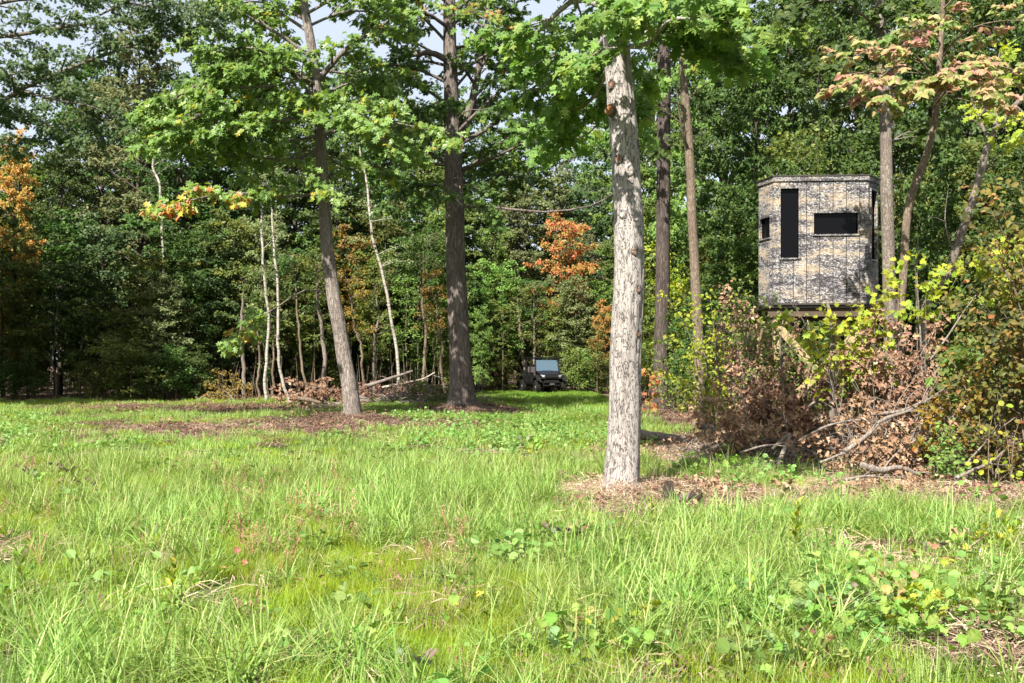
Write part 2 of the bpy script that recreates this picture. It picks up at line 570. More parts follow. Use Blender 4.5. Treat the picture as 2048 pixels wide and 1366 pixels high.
def spawn(rnd, path, r0, r1, wood, twigs, sub, step, start=.25, lift=.1, droop=.1, lvl=0, thin=.004, ang=(.6, 1.15), vert=.45):
    """grow side shoots of length sub[lvl] every step[lvl] metres along a path; the last level becomes leafy twigs"""
    n = len(path)
    if wood is not None and r0 > thin:
        wood.tube(path, np.linspace(r0, r1, n), 6 if r0 > .03 else (4 if r0 > .012 else 3), cap=False)
    pts = [Vector(p) for p in path]
    seg = [(pts[i + 1] - pts[i]).length for i in range(n - 1)]
    L = sum(seg)
    s = start * L
    side = rnd.choice((-1, 1))
    while s < L:
        q, k = s, 0
        while k < n - 2 and q > seg[k]:
            q -= seg[k]
            k += 1
        f = min(1, q / max(seg[k], 1e-6))
        p = pts[k].lerp(pts[k + 1], f)
        t = (pts[k + 1] - pts[k]).normalized()
        lat = t.cross(Vector((0, 0, 1)))
        if lat.length < .35:
            a = rnd.uniform(0, 6.28)
            lat = Vector((math.cos(a), math.sin(a), 0))
        lat.normalize()
        a = rnd.uniform(*ang)
        d = (t * math.cos(a) + (lat * side + t.cross(lat) * rnd.uniform(-vert, vert)).normalized() * math.sin(a) + Vector((0, 0, lift))).normalized()
        l = sub[lvl] * rnd.uniform(.55, 1.2) * (1 - .45 * s / L)
        e = p + d * l + Vector((rnd.uniform(-.08, .08), rnd.uniform(-.08, .08), -droop)) * l
        if lvl == len(sub) - 1:
            twigs.append((p, e))
            if wood is not None and r0 * .5 > thin:
                wood.tube([p, e], [.005, .002], 3, cap=False)
        else:
            m = p + d * l * .5 + Vector((0, 0, .04 * l))
            spawn(rnd, [p[:], m[:], e[:]], max(r0 + (r1 - r0) * s / L, .004) * .55, .003, wood, twigs, sub, step, .2, lift, droop, lvl + 1, thin, ang, vert)
        side = -side
        s += step[lvl] * rnd.uniform(.7, 1.35)
    twigs.append((pts[-2].lerp(pts[-1], .3), pts[-1] + (pts[-1] - pts[-2]) * .15))


def tw_arr(tw):
    if not tw:
        return np.zeros((0, 3)), np.zeros((0, 3))
    return np.array([t[0][:] for t in tw]), np.array([t[1][:] for t in tw])


def hero_trunk(path, rad, mat, root, sides=36, ring=.03, amp=.012, fr=(9, 3), flare=.45, lobes=3, seed=1, name='trunk', burls=()):
    """a trunk with its bark relief modelled; path is world space, root its thing"""
    L = np.linalg.norm(np.diff(np.asarray(path), axis=0), axis=1).sum()
    n = max(12, int(L / ring))
    pp = smooth_path(path, n)
    rr = np.interp(np.linspace(0, 1, n), np.linspace(0, 1, len(rad)), rad)
    t = nrm(np.gradient(pp, axis=0))
    x = nrm(np.cross(np.broadcast_to(np.array([0.05, -1, 0]), t.shape), t))
    y = np.cross(t, x)
    a = np.linspace(0, 2 * math.pi, sides, endpoint=False) + math.pi / 2
    z = np.linspace(0, L, n)
    A, Z = np.meshgrid(a, z)
    R = rr[:, None] * (1 + flare * np.exp(-Z / (.9 * rr[0])) * (1 + .35 * np.sin(lobes * A + seed)))
    q = R.mean()
    nz = fbm(A * q * fr[0] * 4, Z * fr[1], seed, 4) - .5
    big = fbm(A * 1.3, Z * .8, seed + 5, 2) - .5
    R = R + amp * 2.2 * nz - amp * 1.6 * (np.abs(fbm(A * q * fr[0] * 2.2, Z * fr[1] * .6, seed + 9, 2) - .5) < .045) + rr[:, None] * .10 * big
    for bz, ba, br, bs in burls:
        da = (A - ba + math.pi) % (2 * math.pi) - math.pi
        R = R + br * np.exp(-((da * q) ** 2 + (Z - bz) ** 2) / bs ** 2)
    V = pp[:, None] + R[..., None] * (np.cos(A)[..., None] * x[:, None] + np.sin(A)[..., None] * y[:, None])
    i, j = np.meshgrid(np.arange(n - 1), np.arange(sides), indexing='ij')
    f = np.stack([i * sides + j, i * sides + (j + 1) % sides, (i + 1) * sides + (j + 1) % sides, (i + 1) * sides + j], -1).reshape(-1, 4)
    mb = MB()
    mb.add(V - np.array(root.location), f)
    return mb.obj(name, mat, root, smooth=True), pp, rr


# ------------------------------------------------------------------ ground
def build_ground():
    def axis(lo, hi, fine, n, far):
        u = np.linspace(-1, 1, n)
        return u

    ys = np.concatenate([np.linspace(-60, 3, 16)[:-1], np.linspace(3, 18, 190)[:-1], np.linspace(18, 45, 150)[:-1], np.linspace(45, 110, 50)[:-1], np.geomspace(110, 1500, 16)])
    xs = np.concatenate([-np.geomspace(45, 900, 12)[::-1], np.linspace(-45, -12, 60)[1:], np.linspace(-12, 12, 230)[1:-1], np.linspace(12, 45, 60)[:-1], np.geomspace(45, 900, 12)])
    X, Y = np.meshgrid(xs, ys)
    Z = H(X, Y)
    V = np.stack([X, Y, Z], -1).reshape(-1, 3)
    nx, ny = len(xs), len(ys)
    i, j = np.meshgrid(np.arange(ny - 1), np.arange(nx - 1), indexing='ij')
    f = np.stack([i * nx + j, i * nx + j + 1, (i + 1) * nx + j + 1, (i + 1) * nx + j], -1).reshape(-1, 4)
    mb = MB()
    mb.add(V, f, dry(X, Y).ravel())
    n = NT('ground')
    o = n.obj()
    r = n('Attribute', attribute_name='rnd').outputs['Fac']
    a = n.noise(o, 9, 6, .7)
    b = n.noise(o, 45, 4, .7)
    soil = n.ramp(b, [(.3, (.045, .032, .022)), (.5, (.13, .09, .065)), (.7, (.27, .20, .15))])
    soil = n.mix(n.ramp(a, [(.4, (0, 0, 0)), (.65, (.6, .6, .6))]), soil, (.10, .065, .045))
    green = n.ramp(b, [(.3, (.035, .055, .012)), (.6, (.075, .115, .022)), (.8, (.12, .13, .04))])
    c = n.mix(n.ramp(r, [(.25, (0, 0, 0)), (.6, (1, 1, 1))]), green, soil)
    bp = n('Bump', {'Height': n.math('ADD', a, b), 'Strength': .8, 'Distance': .04})
    m = n.done(n('BsdfPrincipled', {'Base Color': c, 'Roughness': .95, 'Specular IOR Level': .1, 'Normal': bp.outputs[0]}))
    g = mb.obj('ground', m, smooth=True)
    tag(g, 'grassy clearing floor with bare mulchy patches', kind='structure')


build_ground()


# ------------------------------------------------------------------ scattering of ground cover (stuff)
def protos(name, meshes):
    c = bpy.data.collections.new(name)
    for i, me in enumerate(meshes):
        c.objects.link(bpy.data.objects.new('%s.%03d' % (name, i), me))
    return c


def scatter(name, coll, nproto, pts, rng, smin, smax, tilt=.12, tint=None, label=None, scl=None):
    k = len(pts)
    me = bpy.data.meshes.new(name)
    me.vertices.add(k)
    me.vertices.foreach_set('co', np.asarray(pts, np.float32).ravel())
    rot = np.stack([rng.normal(0, tilt, k), rng.normal(0, tilt, k), rng.uniform(0, 6.283, k)], -1)
    for an, ty, val in (('rot', 'FLOAT_VECTOR', rot), ('scl', 'FLOAT', rng.uniform(smin, smax, k) if scl is None else scl), ('idx', 'INT', rng.integers(0, nproto, k)),
                        ('tint', 'FLOAT', rng.random(k) if tint is None else tint)):
        at = me.attributes.new(an, ty, 'POINT')
        at.data.foreach_set('vector' if ty == 'FLOAT_VECTOR' else 'value', np.ascontiguousarray(val, np.int32 if ty == 'INT' else np.float32).ravel())
    o = link(name, me)
    ng = bpy.data.node_groups.new(name, 'GeometryNodeTree')
    ng.interface.new_socket('Geometry', in_out='INPUT', socket_type='NodeSocketGeometry')
    ng.interface.new_socket('Geometry', in_out='OUTPUT', socket_type='NodeSocketGeometry')
    N, Lk = ng.nodes.new, ng.links.new
    gi, go = N('NodeGroupInput'), N('NodeGroupOutput')
    iop, ci = N('GeometryNodeInstanceOnPoints'), N('GeometryNodeCollectionInfo')
    ci.inputs['Collection'].default_value = coll
    ci.inputs['Separate Children'].default_value = True
    ci.inputs['Reset Children'].default_value = True

    def attr(nm, ty):
        a = N('GeometryNodeInputNamedAttribute')
        a.data_type = ty
        a.inputs['Name'].default_value = nm
        return a.outputs['Attribute']
    er = N('FunctionNodeEulerToRotation')
    Lk(attr('rot', 'FLOAT_VECTOR'), er.inputs[0])
    Lk(gi.outputs[0], iop.inputs['Points'])
    Lk(ci.outputs[0], iop.inputs['Instance'])
    iop.inputs['Pick Instance'].default_value = True
    Lk(attr('idx', 'INT'), iop.inputs['Instance Index'])
    Lk(er.outputs[0], iop.inputs['Rotation'])
    Lk(attr('scl', 'FLOAT'), iop.inputs['Scale'])
    Lk(iop.outputs[0], go.inputs[0])
    md = o.modifiers.new('scatter', 'NODES')
    md.node_group = ng
    return tag(o, label, kind='stuff')


def blades(seed, n, h, spread, w, bend, seg=4, lean=.25, hvar=.4):
    """a tuft of grass blades as one mesh"""
    g = np.random.default_rng(seed)
    mb = MB()
    az = g.uniform(0, 6.283, n)
    rad = spread * np.sqrt(g.random(n))
    pa = g.uniform(0, 6.283, n)
    hh = h * (1 - hvar * g.random(n))
    b = bend * g.uniform(.2, 1.6, n)
    ln = lean * g.uniform(0, 1.3, n)
    ww = w * g.uniform(.6, 1.3, n)
    rn = g.random(n)
    d = np.stack([np.cos(az), np.sin(az), 0 * az], -1)
    sd = np.stack([-np.sin(az), np.cos(az), 0 * az], -1)
    rows = []
    for k in range(seg + 1):
        t = k / seg
        ang = ln + b * t
        out = hh * (t * np.sin(ln + b * t * .6))
        up = hh * (t * np.cos(np.minimum(ln + b * t * .75, 2.4)))
        c = np.stack([rad * np.cos(pa), rad * np.sin(pa), -.01 + 0 * pa], -1) + d * out[:, None] + np.array([0, 0, 1]) * up[:, None]
        wd = ww * (1 - t ** 1.6) * (.75 if k == 0 else 1)
        if k < seg:
            rows += [c - sd * wd[:, None] / 2, c + sd * wd[:, None] / 2]
        else:
            rows += [c]
    V = np.stack(rows, 1)
    m = V.shape[1]
    q = np.array([[2 * k, 2 * k + 1, 2 * k + 3, 2 * k + 2] for k in range(seg - 1)])
    base = np.arange(n)[:, None, None] * m
    fs = [(base + q[None]).reshape(-1, 4), (base + np.array([[2 * seg - 2, 2 * seg - 1, 2 * seg]])[None]).reshape(-1, 3)]
    mb.add(V, fs, np.repeat(rn, m))
    return mb


GM = {
    'tall': leaf_mat('tall grass', [(0, (.10, .19, .04)), (.5, (.195, .295, .055)), (.9, (.28, .375, .12)), (1, (.40, .36, .16))], .36, .5, .25, .02, True),
    'fine': leaf_mat('fine grass', [(0, (.18, .28, .015)), (.6, (.26, .37, .03)), (.93, (.35, .42, .07)), (1, (.45, .38, .14))], .45, .55, .18, .02, True),
    'lawn': leaf_mat('path grass', [(0, (.075, .155, .02)), (.6, (.14, .25, .03)), (1, (.22, .31, .05))], .4, .5, .25, .02, True),
    'straw': leaf_mat('dry straw', [(0, (.15, .09, .06)), (.5, (.34, .245, .175)), (1, (.50, .40, .29))], .15, .8, .2, .015, True),
    'mulch': leaf_mat('dark mulch', [(0, (.045, .03, .024)), (.5, (.12, .075, .055)), (1, (.26, .17, .12))], .1, .85, .15, .01, True),
    'clover': leaf_mat('clover', [(0, (.07, .15, .03)), (.6, (.15, .265, .06)), (1, (.25, .33, .10))], .35, .5, .3, .03, True),
    'weed': leaf_mat('weed', [(0, (.10, .14, .03)), (.4, (.20, .24, .05)), (.7, (.26, .24, .06)), (1, (.34, .16, .12))], .3, .55, .25, .02, True),
    'pink': leaf_mat('pink flowers', [(0, (.32, .10, .10)), (1, (.55, .28, .26))], .2, .6, .2, .02, True),
}


def cover_protos():
    pr = {}
    pr['tall'] = [blades(10 + i, 36, .46, .085, .0095, 1.35, 5, .30).mesh('tuft', GM['tall']) for i in range(6)]
    pr['bluegrass'] = [blades(30 + i, 42, .24, .12, .005, .9, 4, .3).mesh('tuft', GM['tall']) for i in range(4)]
    pr['fine'] = [blades(50 + i, 130, .18, .15, .0034, .8, 3, .3).mesh('tuft', GM['fine']) for i in range(5)]
    pr['stalk'] = [blades(65 + i, 9, .55, .12, .0028, .5, 4, .25).mesh('stalk', GM['straw']) for i in range(4)]
    pr['lawn'] = [blades(70 + i, 170, .17, .38, .011, .8, 3, .35).mesh('tuft', GM['lawn']) for i in range(4)]
    pr['field'] = [blades(80 + i, 120, .26, .34, .012, 1.0, 3, .35).mesh('tuft', GM['tall']) for i in range(4)]
    pr['fieldfine'] = [blades(85 + i, 130, .17, .34, .010, .8, 3, .35).mesh('tuft', GM['fine']) for i in range(3)]
    # flat lying straw and chips
    for key, mat, n, ln, w, sp in (('straw', 'straw', 70, .20, .0045, .22), ('mulch', 'mulch', 80, .10, .009, .25)):
        out = []
        for i in range(5):
            g = np.random.default_rng(90 + i)
            mb = MB()
            for k in range(n):
                c = np.array([*(g.normal(0, sp * .6, 2)), g.uniform(.0, .045)])
                a = g.uniform(0, 6.28)
                e = np.array([math.cos(a), math.sin(a), g.normal(0, .22)])
                sdv = np.array([-e[1], e[0], g.normal(0, .3)])
                l, ww = ln * g.uniform(.4, 1.3), w * g.uniform(.6, 1.8)
                mid = c + np.array([0, 0, g.uniform(0, .03)])
                mb.add([c - e * l / 2 - sdv * ww / 2, c - e * l / 2 + sdv * ww / 2, mid + sdv * ww / 2, c + e * l / 2, mid - sdv * ww / 2],
                       [np.array([0, 1, 2, 4]), np.array([4, 2, 3])], g.random())
            out.append(mb.mesh('chips', GM[mat]))
        pr[key] = out
    # broad small-leaved ground cover
    out = []
    for i in range(5):
        g = np.random.default_rng(120 + i)
        k = 26
        base = np.stack([g.normal(0, .10, k), g.normal(0, .10, k), g.uniform(.03, .14, k)], -1)
        L = gen_leaves(g, base - np.array([0, 0, .02]), base + g.normal(0, .02, (k, 3)), 1, .065, .85, .2, .05)
        mb = MB()
        add_leaves(mb, L, 'round')
        out.append(mb.mesh('cover', GM['clover']))
    pr['clover'] = out
    # smartweed: red-jointed stems, narrow leaves, pink spikes
    out = []
    for i in range(5):
        g = np.random.default_rng(140 + i)
        mb = MB()
        for k in range(5):
            a = g.uniform(0, 6.28)
            top = np.array([math.cos(a) * .13, math.sin(a) * .13, .34]) * g.uniform(.6, 1.1)
            path = smooth_path([(0, 0, 0), top * np.array([.3, .3, .5]), top], 6)
            mb.tube(path, [.003] * 6, 3, False, .9)
            t0 = path[1:-1]
            L = gen_leaves(g, t0, t0 + (path[2:] - path[1:-1]) * .7, 2, .07, .45, .4, .1)
            add_leaves(mb, L, 'lance')
            for q in range(7):
                c = top + np.array([0, 0, .006 * q - .01])
                e = g.normal(0, .006, 3)
                mb.add([c + e + (.007, 0, 0), c + e - (.007, 0, 0), c + e + (0, .007, .006), c + e + (0, -.004, .010)], [np.array([[0, 1, 2], [0, 3, 1], [1, 3, 2], [0, 2, 3]])], g.random(), 1)
        out.append(mb.mesh('smartweed', [GM['weed'], GM['pink']]))
    pr['weed'] = out
    # fallen leaves
    out = []
    lm = leaf_mat('fallen leaves', G['dead'], .15, .8, .2, .02, True)
    for i in range(4):
        g = np.random.default_rng(160 + i)
        k = 22
        base = np.stack([g.normal(0, .22, k), g.normal(0, .22, k), g.uniform(.01, .05, k)], -1)
        L = gen_leaves(g, base, base + g.normal(0, .03, (k, 3)) * np.array([1, 1, .2]), 1, .10, .8, .3, .0)
        mb = MB()
        add_leaves(mb, L, 'curl')
        out.append(mb.mesh('fallen', lm))
    pr['fallen'] = out
    return pr


PR = cover_protos()
COLL = {k: protos(k + '_tuft', v) for k, v in PR.items()}


def candidates(rng, y0, y1, dens):
    area = .53 * (y1 ** 2 - y0 ** 2) * 1.08 + 2.2 * (y1 - y0)
    k = int(area * dens)
    y = np.sqrt(rng.uniform(y0 ** 2, y1 ** 2, k))
    x = rng.uniform(-1, 1, k) * (.54 * y + .7)
    return x, y


def blob(px, py, L):
    t = np.zeros_like(px)
    for cx, cy, rx, ry, a in L:
        t = np.maximum(t, a * np.exp(-(((px - cx) / rx) ** 2 + ((py - cy) / ry) ** 2)))
    return t


FINE = [(650, 1180, 260, 120, 1), (880, 1260, 240, 110, 1), (330, 1230, 200, 90, .8), (1600, 1350, 300, 50, .9), (120, 1010, 200, 60, .7), (480, 1060, 250, 60, .7), (250, 940, 250, 50, .5), (1000, 1330, 250, 60, .9)]
TALL = [(950, 1040, 260, 80, 1), (700, 940, 300, 60, .8), (1400, 1180, 190, 130, 1), (300, 1090, 200, 80, .8), (350, 1340, 420, 60, .9), (200, 900, 300, 45, .8), (1650, 1050, 180, 45, .5), (1900, 1080, 150, 60, .45), (1150, 1180, 160, 60, .7), (1480, 960, 130, 40, .6)]
WEED = [(500, 1080, 300, 90, 1), (700, 1160, 260, 80, .8), (120, 1080, 160, 90, .6), (900, 1130, 200, 50, .6)]
CLOV = [(1750, 1260, 330, 110, 1), (1000, 868, 190, 28, 1), (1450, 945, 110, 30, .9), (1100, 1110, 110, 40, .5), (1300, 1300, 160, 60, .3), (40, 870, 60, 30, .5)]


def ground_cover():
    g = np.random.default_rng(5)

    def put(name, key, y0, y1, dens, prob, smin, smax, label, tilt=.12, tint=None):
        x, y = candidates(g, y0, y1, dens)
        z = H(x, y)
        px, py = proj(np.stack([x, y, z], -1))
        pr = prob(x, y, px, py)
        m = g.random(len(x)) < pr
        m &= ((x - 1.30) ** 2 + (y - 11.85) ** 2 > .085) & ((x + 4.34) ** 2 + (y - 27.1) ** 2 > .2) & ((x + 1.58) ** 2 + (y - 32.1) ** 2 > .3)
        pts = np.stack([x, y, z], -1)[m]
        tn = np.clip(fbm(pts[:, 0] * .8, pts[:, 1] * .8, 77) * 1.1 - .05 + g.normal(0, .12, len(pts)), 0, 1)
        scatter(name, COLL[key], len(PR[key]), pts, g, smin, smax, tilt, tn, label)

    D = lambda x, y: (1 - np.clip(dry(x, y) * 1.6 - .25, 0, 1)) * np.clip((fbm(x * .75, y * .75, 91) - .30) * 5, .12, 1)
    nz = lambda x, y, s, k: np.clip((fbm(x * k, y * k, s) - .36) * 3.4, 0, 1)
    put('tall_grass', 'tall', 4.0, 15, 46, lambda x, y, px, py: D(x, y) * np.clip(.20 + blob(px, py, TALL), 0, 1) * (1 - .8 * blob(px, py, FINE[:2])) * (.2 + .8 * nz(x, y, 41, 1.1)), .7, 1.4, 'tall blue-green grass standing in tussocks')
    put('meadow_grass', 'bluegrass', 4.0, 15, 46, lambda x, y, px, py: D(x, y) * (.22 + .5 * nz(x, y, 43, 1.3)) * (1 - .5 * blob(px, py, FINE)), .7, 1.35, 'mid-height green meadow grass')
    put('fine_grass', 'fine', 4.0, 15, 85, lambda x, y, px, py: D(x, y) * np.clip(.22 + blob(px, py, FINE) * 1.1, 0, 1) * (.5 + .5 * nz(x, y, 47, 1.5)), .6, 1.15, 'short fine yellow-green grass')
    put('dry_stalks', 'stalk', 4.2, 16, 6, lambda x, y, px, py: (.2 + .4 * nz(x, y, 61, 1.2)), .5, 1.0, 'thin dry seed stalks standing in the grass')
    put('field_grass', 'field', 14, 44, 7, lambda x, y, px, py: D(x, y) * (.3 + .7 * nz(x, y, 48, .5)) * np.where(y > 33, .35, 1), .6, 1.3, 'green grass across the middle of the clearing')
    put('pale_grass', 'fieldfine', 14, 44, 8, lambda x, y, px, py: D(x, y) * (.2 + .8 * nz(x, y, 49, .6)) * np.where(y > 26, .5, 1), .55, 1.1, 'short yellowish grass across the clearing')
    put('path_grass', 'lawn', 22, 57, 9, lambda x, y, px, py: D(x, y) * ((px > 700) & (px < 1420)) * np.clip((y - 22) / 8, 0, 1), .7, 1.15, 'mown bright green grass on the track through the trees')
    put('dry_straw', 'straw', 4.0, 30, 22, lambda x, y, px, py: np.clip(np.maximum(dry(x, y) * 1.1, .75 - 3 * fbm(x * .75, y * .75, 91) * .75), .12, 1) * np.where(y > 18, .12, 1), .7, 1.4, 'dry straw lying on the ground')
    put('mulch', 'mulch', 4.0, 40, 9, lambda x, y, px, py: np.clip(dry(x, y), .05, 1) * np.where(y > 18, 1, .3), .7, 1.5, 'dark wood mulch and chips')
    put('fallen_leaves', 'fallen', 4.0, 46, 5, lambda x, y, px, py: np.clip(dry(x, y) - .25, 0.01, 1) * np.where((y > 19) & (y < 40), .25, .8), .7, 1.3, 'brown fallen leaves')
    put('clover', 'clover', 4.0, 34, 22, lambda x, y, px, py: np.clip(.04 + blob(px, py, CLOV), 0, 1) * (1 - .75 * np.clip(dry(x, y), 0, 1)) * np.where(y > 18, .6, 1), .5, 1.2, 'small round-leaved green ground cover')
    put('smartweed', 'weed', 4.4, 14, 16, lambda x, y, px, py: D(x, y) * np.clip(.02 + .34 * blob(px, py, WEED), 0, 1), .45, .9, 'thin red-stemmed weeds with pink flower spikes')


ground_cover()

# ------------------------------------------------------------------ the big trees, limb by limb
def limb_path(pts, D, n=9):
    return smooth_path([P(x, y, D + (d[0] if d else 0)) for x, y, *d in pts], n)


def knot(root, c, nrm_v, r, heart, name='knot'):
    """a healed branch scar: lumpy ring of bark round a bare heart"""
    nv = Vector(nrm_v).normalized()
    q = nv.to_track_quat('Z', 'Y').to_matrix()
    Rm = np.array(q)
    mb = MB()
    g = np.random.default_rng(int(abs(c[2]) * 1000))
    rows, k = [], 14
    for rr, zz in ((1.25, -.25), (1.1, .12), (.85, .30), (.62, .18), (.5, .10)):
        a = np.linspace(0, 2 * math.pi, k, endpoint=False)
        w = 1 + g.normal(0, .13, k)
        rows.append(np.stack([np.cos(a) * rr * r * w * .85, np.sin(a) * rr * r * w * 1.1, np.full(k, zz * r) + g.normal(0, .06 * r, k)], -1))
    V = np.concatenate(rows) @ Rm.T + np.asarray(c) - np.array(root.location)
    i, j = np.meshgrid(np.arange(4), np.arange(k), indexing='ij')
    mb.add(V, np.stack([i * k + j, i * k + (j + 1) % k, (i + 1) * k + (j + 1) % k, (i + 1) * k + j], -1).reshape(-1, 4))
    o = mb.obj(name, BARK['oak_dark'] if heart else BARK['pale'], root, smooth=True)
    if heart:
        m2 = MB()
        m2.add(rows[-1] @ Rm.T + np.asarray(c) - np.array(root.location), np.arange(k))
        link('heartwood', m2.mesh('heartwood', HEART), o)
    return o


HEART = plain('raw orange heartwood', (.20, .085, .04), .85, 0, .15, .5, 30)


def hero(name, label, base, trunk_pts, D, rad, bark, limbs, leafk, leafmat, size, per, sub=(1.3, .45), step=(.42, .17), seed=1, parts=0, droop=.25, warm=None, twig_thin=.006, hk=None, up=.72, vert=.45, pinnate=False, start=.22, auto=None):
    bx, by = base
    root = thing(name, (bx, by, hz(bx, by)), label, 'tree')
    pts = [(bx, by, hz(bx, by) - .15)] + [tuple(P(x, y, D + (d[0] if d else 0))) for x, y, *d in trunk_pts]
    o, pp, rr = hero_trunk(pts, rad, bark, root, seed=seed, **(hk or {}))
    rnd, g = random.Random(seed), np.random.default_rng(seed)
    TW, WARM = [], []
    if auto:
        z0, z1, nl, l0, l1, rl = auto
        for q in range(nl):
            z = z0 + (z1 - z0) * (q + rnd.random()) / nl
            b = np.array([np.interp(z, pp[:, 2], pp[:, i]) for i in range(3)])
            a, l, ph = q * 2.4 + rnd.uniform(-.5, .5), rnd.uniform(l0, l1), rnd.uniform(-.1, .55)
            d = np.array([math.cos(a) * math.cos(ph), math.sin(a) * math.cos(ph), math.sin(ph)])
            if d[1] < -.35:
                continue
            limbs = limbs + [dict(path=smooth_path([b, b + d * l * .35 + (0, 0, .12 * l), b + d * l * .7 + (0, 0, .12 * l), b + d * l], 8), r=rl, dens=.85, warm=rnd.choice((0, 0, .06)))]
    for li, lb in enumerate(limbs):
        r0 = lb.get('r', .05)
        path = lb['path'] if 'path' in lb else limb_path(lb['p'], D)
        wood, tw = MB(), []
        spawn(rnd, path, r0, r0 * .3, wood, tw, lb.get('sub', sub), step, lb.get('start', start), lb.get('lift', .08), lb.get('droop', .12), thin=twig_thin, vert=vert)
        for i in range(len(wood.v)):
            wood.v[i] = wood.v[i] - np.array(root.location)
        wood.obj('limb', bark, root, smooth=True)
        if not lb.get('bare'):
            k = max(1, int(len(tw) * lb.get('dens', 1)))
            rnd.shuffle(tw)
            TW += tw[:k]
            WARM += [lb.get('warm', 0)] * k
    t0, t1 = tw_arr(TW)
    L = gen_leaves(g, t0, t1, per, size, up=up, droop=droop, pinnate=pinnate, sunward=.95)
    L['r'] = np.clip(L['r'] + np.repeat(np.array(WARM, float), per), 0, 1)
    if parts:
        L = leaf_parts(L, leafk, leafmat, root, parts)
    mb = MB()
    add_leaves(mb, L, leafk, root.location)
    tag(mb.obj('crown', leafmat, root), kind='stuff')
    return root, pp, rr


# the pale oak close to the camera
FO = [dict(p=[(1236, 90, -.1), (1290, 90, -.9), (1340, 40, -1.5), (1400, 40, -1.8)], r=.035), dict(p=[(1240, 90, .2), (1200, 240, 2.6), (1150, 280, 3.6), (1090, 300, 4.4)], r=.03),
      dict(p=[(1225, 60, .2), (1180, 110, .9), (1120, 150, 1.6), (1060, 190, 2.2)], r=.05),
      dict(p=[(1225, 20, .1), (1150, 0, .6), (1080, 60, 1.0), (1020, 110, 1.6)], r=.05), dict(p=[(1240, 70, .2), (1190, 190, 1.6), (1130, 235, 2.4), (1080, 260, 3.2)], r=.035),
      dict(p=[(1235, 60, -.1), (1290, 25, -.7), (1370, 30, -1.1), (1450, 70, -1.4)], r=.05), dict(p=[(1232, 30, -.1), (1290, -20, -.5), (1350, 0, -.8), (1420, 10, -1.0)], r=.05),
      dict(p=[(1232, 80, -.1), (1275, 70, -.5), (1320, 60, -.8), (1365, 85, -1.0)], r=.03), 
      dict(p=[(1230, -40), (1300, -90, -.4), (1400, -70, -.8), (1480, -30, -.9)], r=.06), dict(p=[(1226, -60), (1150, -120, .5), (1060, -110, .9), (970, -60, 1.2)], r=.06),
      dict(p=[(1228, -160), (1240, -260, -.3), (1260, -380, -.3)], r=.07, sub=(.9, .4)), dict(p=[(1228, -120), (1150, -200, .3), (1090, -300, .3)], r=.06, sub=(.9, .4))]
root_fo, pp, rr = hero('oak_tree', 'pale barked oak standing alone in the grass with knots and an orange cut stub', (1.30, 11.8),
                       [(1243, 960), (1248, 860), (1251, 700), (1258, 560), (1257, 450), (1252, 350), (1246, 250), (1239, 170), (1233, 90), (1228, 0), (1226, -120)], 11.8,
                       [.24, .213, .192, .184, .180, .176, .170, .164, .158, .153, .140, .122], BARK['pale'], FO, 'oak', LM['oak'], .145, 13, (1.0, .4), (.30, .13), 11, 300, hk=dict(
                           sides=56, ring=.02, amp=.011, fr=(9, 1.2), flare=.42, lobes=4, burls=[(2.9, 4.3, .05, .09), (3.15, 4.9, .045, .08), (2.3, 5.1, .04, .08), (3.75, 4.2, .04, .07), (1.75, 5.3, .03, .08), (3.55, 4.9, .045, .10)]))
for px, py, r, heart, name in ((1236, 322, .055, True, 'knot'), (1267, 505, .05, True, 'knot'), (1276, 578, .045, True, 'knot'), (1258, 345, .06, False, 'knot'), (1270, 437, .05, False, 'knot'),
                               (1222, 173, .055, True, 'knot'), (1244, 430, .05, False, 'knot'), (1276, 667, .04, True, 'knot'), (1279, 290, .05, True, 'knot')):
    z = P(px, py, 11.8)[2]
    i = int(np.argmin(abs(pp[:, 2] - z)))
    cx = pp[i]
    u = max(-.93, min(.93, (P(px, py, 11.7)[0] - cx[0]) / rr[i]))
    n_ = np.array([u, -math.sqrt(1 - u * u), .12])
    knot(root_fo, (cx[0] + n_[0] * rr[i] * .97, cx[1] + n_[1] * rr[i] * .97, z), n_, r, heart, name)
i = int(np.argmin(abs(pp[:, 2] - P(1215, 222, 11.7)[2])))
c0 = pp[i] + np.array([-rr[i] * .72, -.08, 0])
st = MB()
d_ = np.array([-.55, -.75, .12])
d_ /= np.linalg.norm(d_)
st.tube(np.array([c0 - d_ * .08, c0 + d_ * .03, c0 + d_ * .085]) - np.array(root_fo.location), [.078, .066, .062], 14)
so_ = st.obj('cut_stub', BARK['oak_dark'], root_fo, smooth=False)
sf = MB()
a_ = np.linspace(0, 2 * math.pi, 16, endpoint=False)
Rq = np.array(Vector(d_).to_track_quat('Z', 'Y').to_matrix())
sf.add((np.stack([np.cos(a_) * .056, np.sin(a_) * .066, 0 * a_], -1) @ Rq.T) + c0 + d_ * .089 - np.array(root_fo.location), np.arange(16))
link('cut_face', sf.mesh('cut_face', HEART), so_)

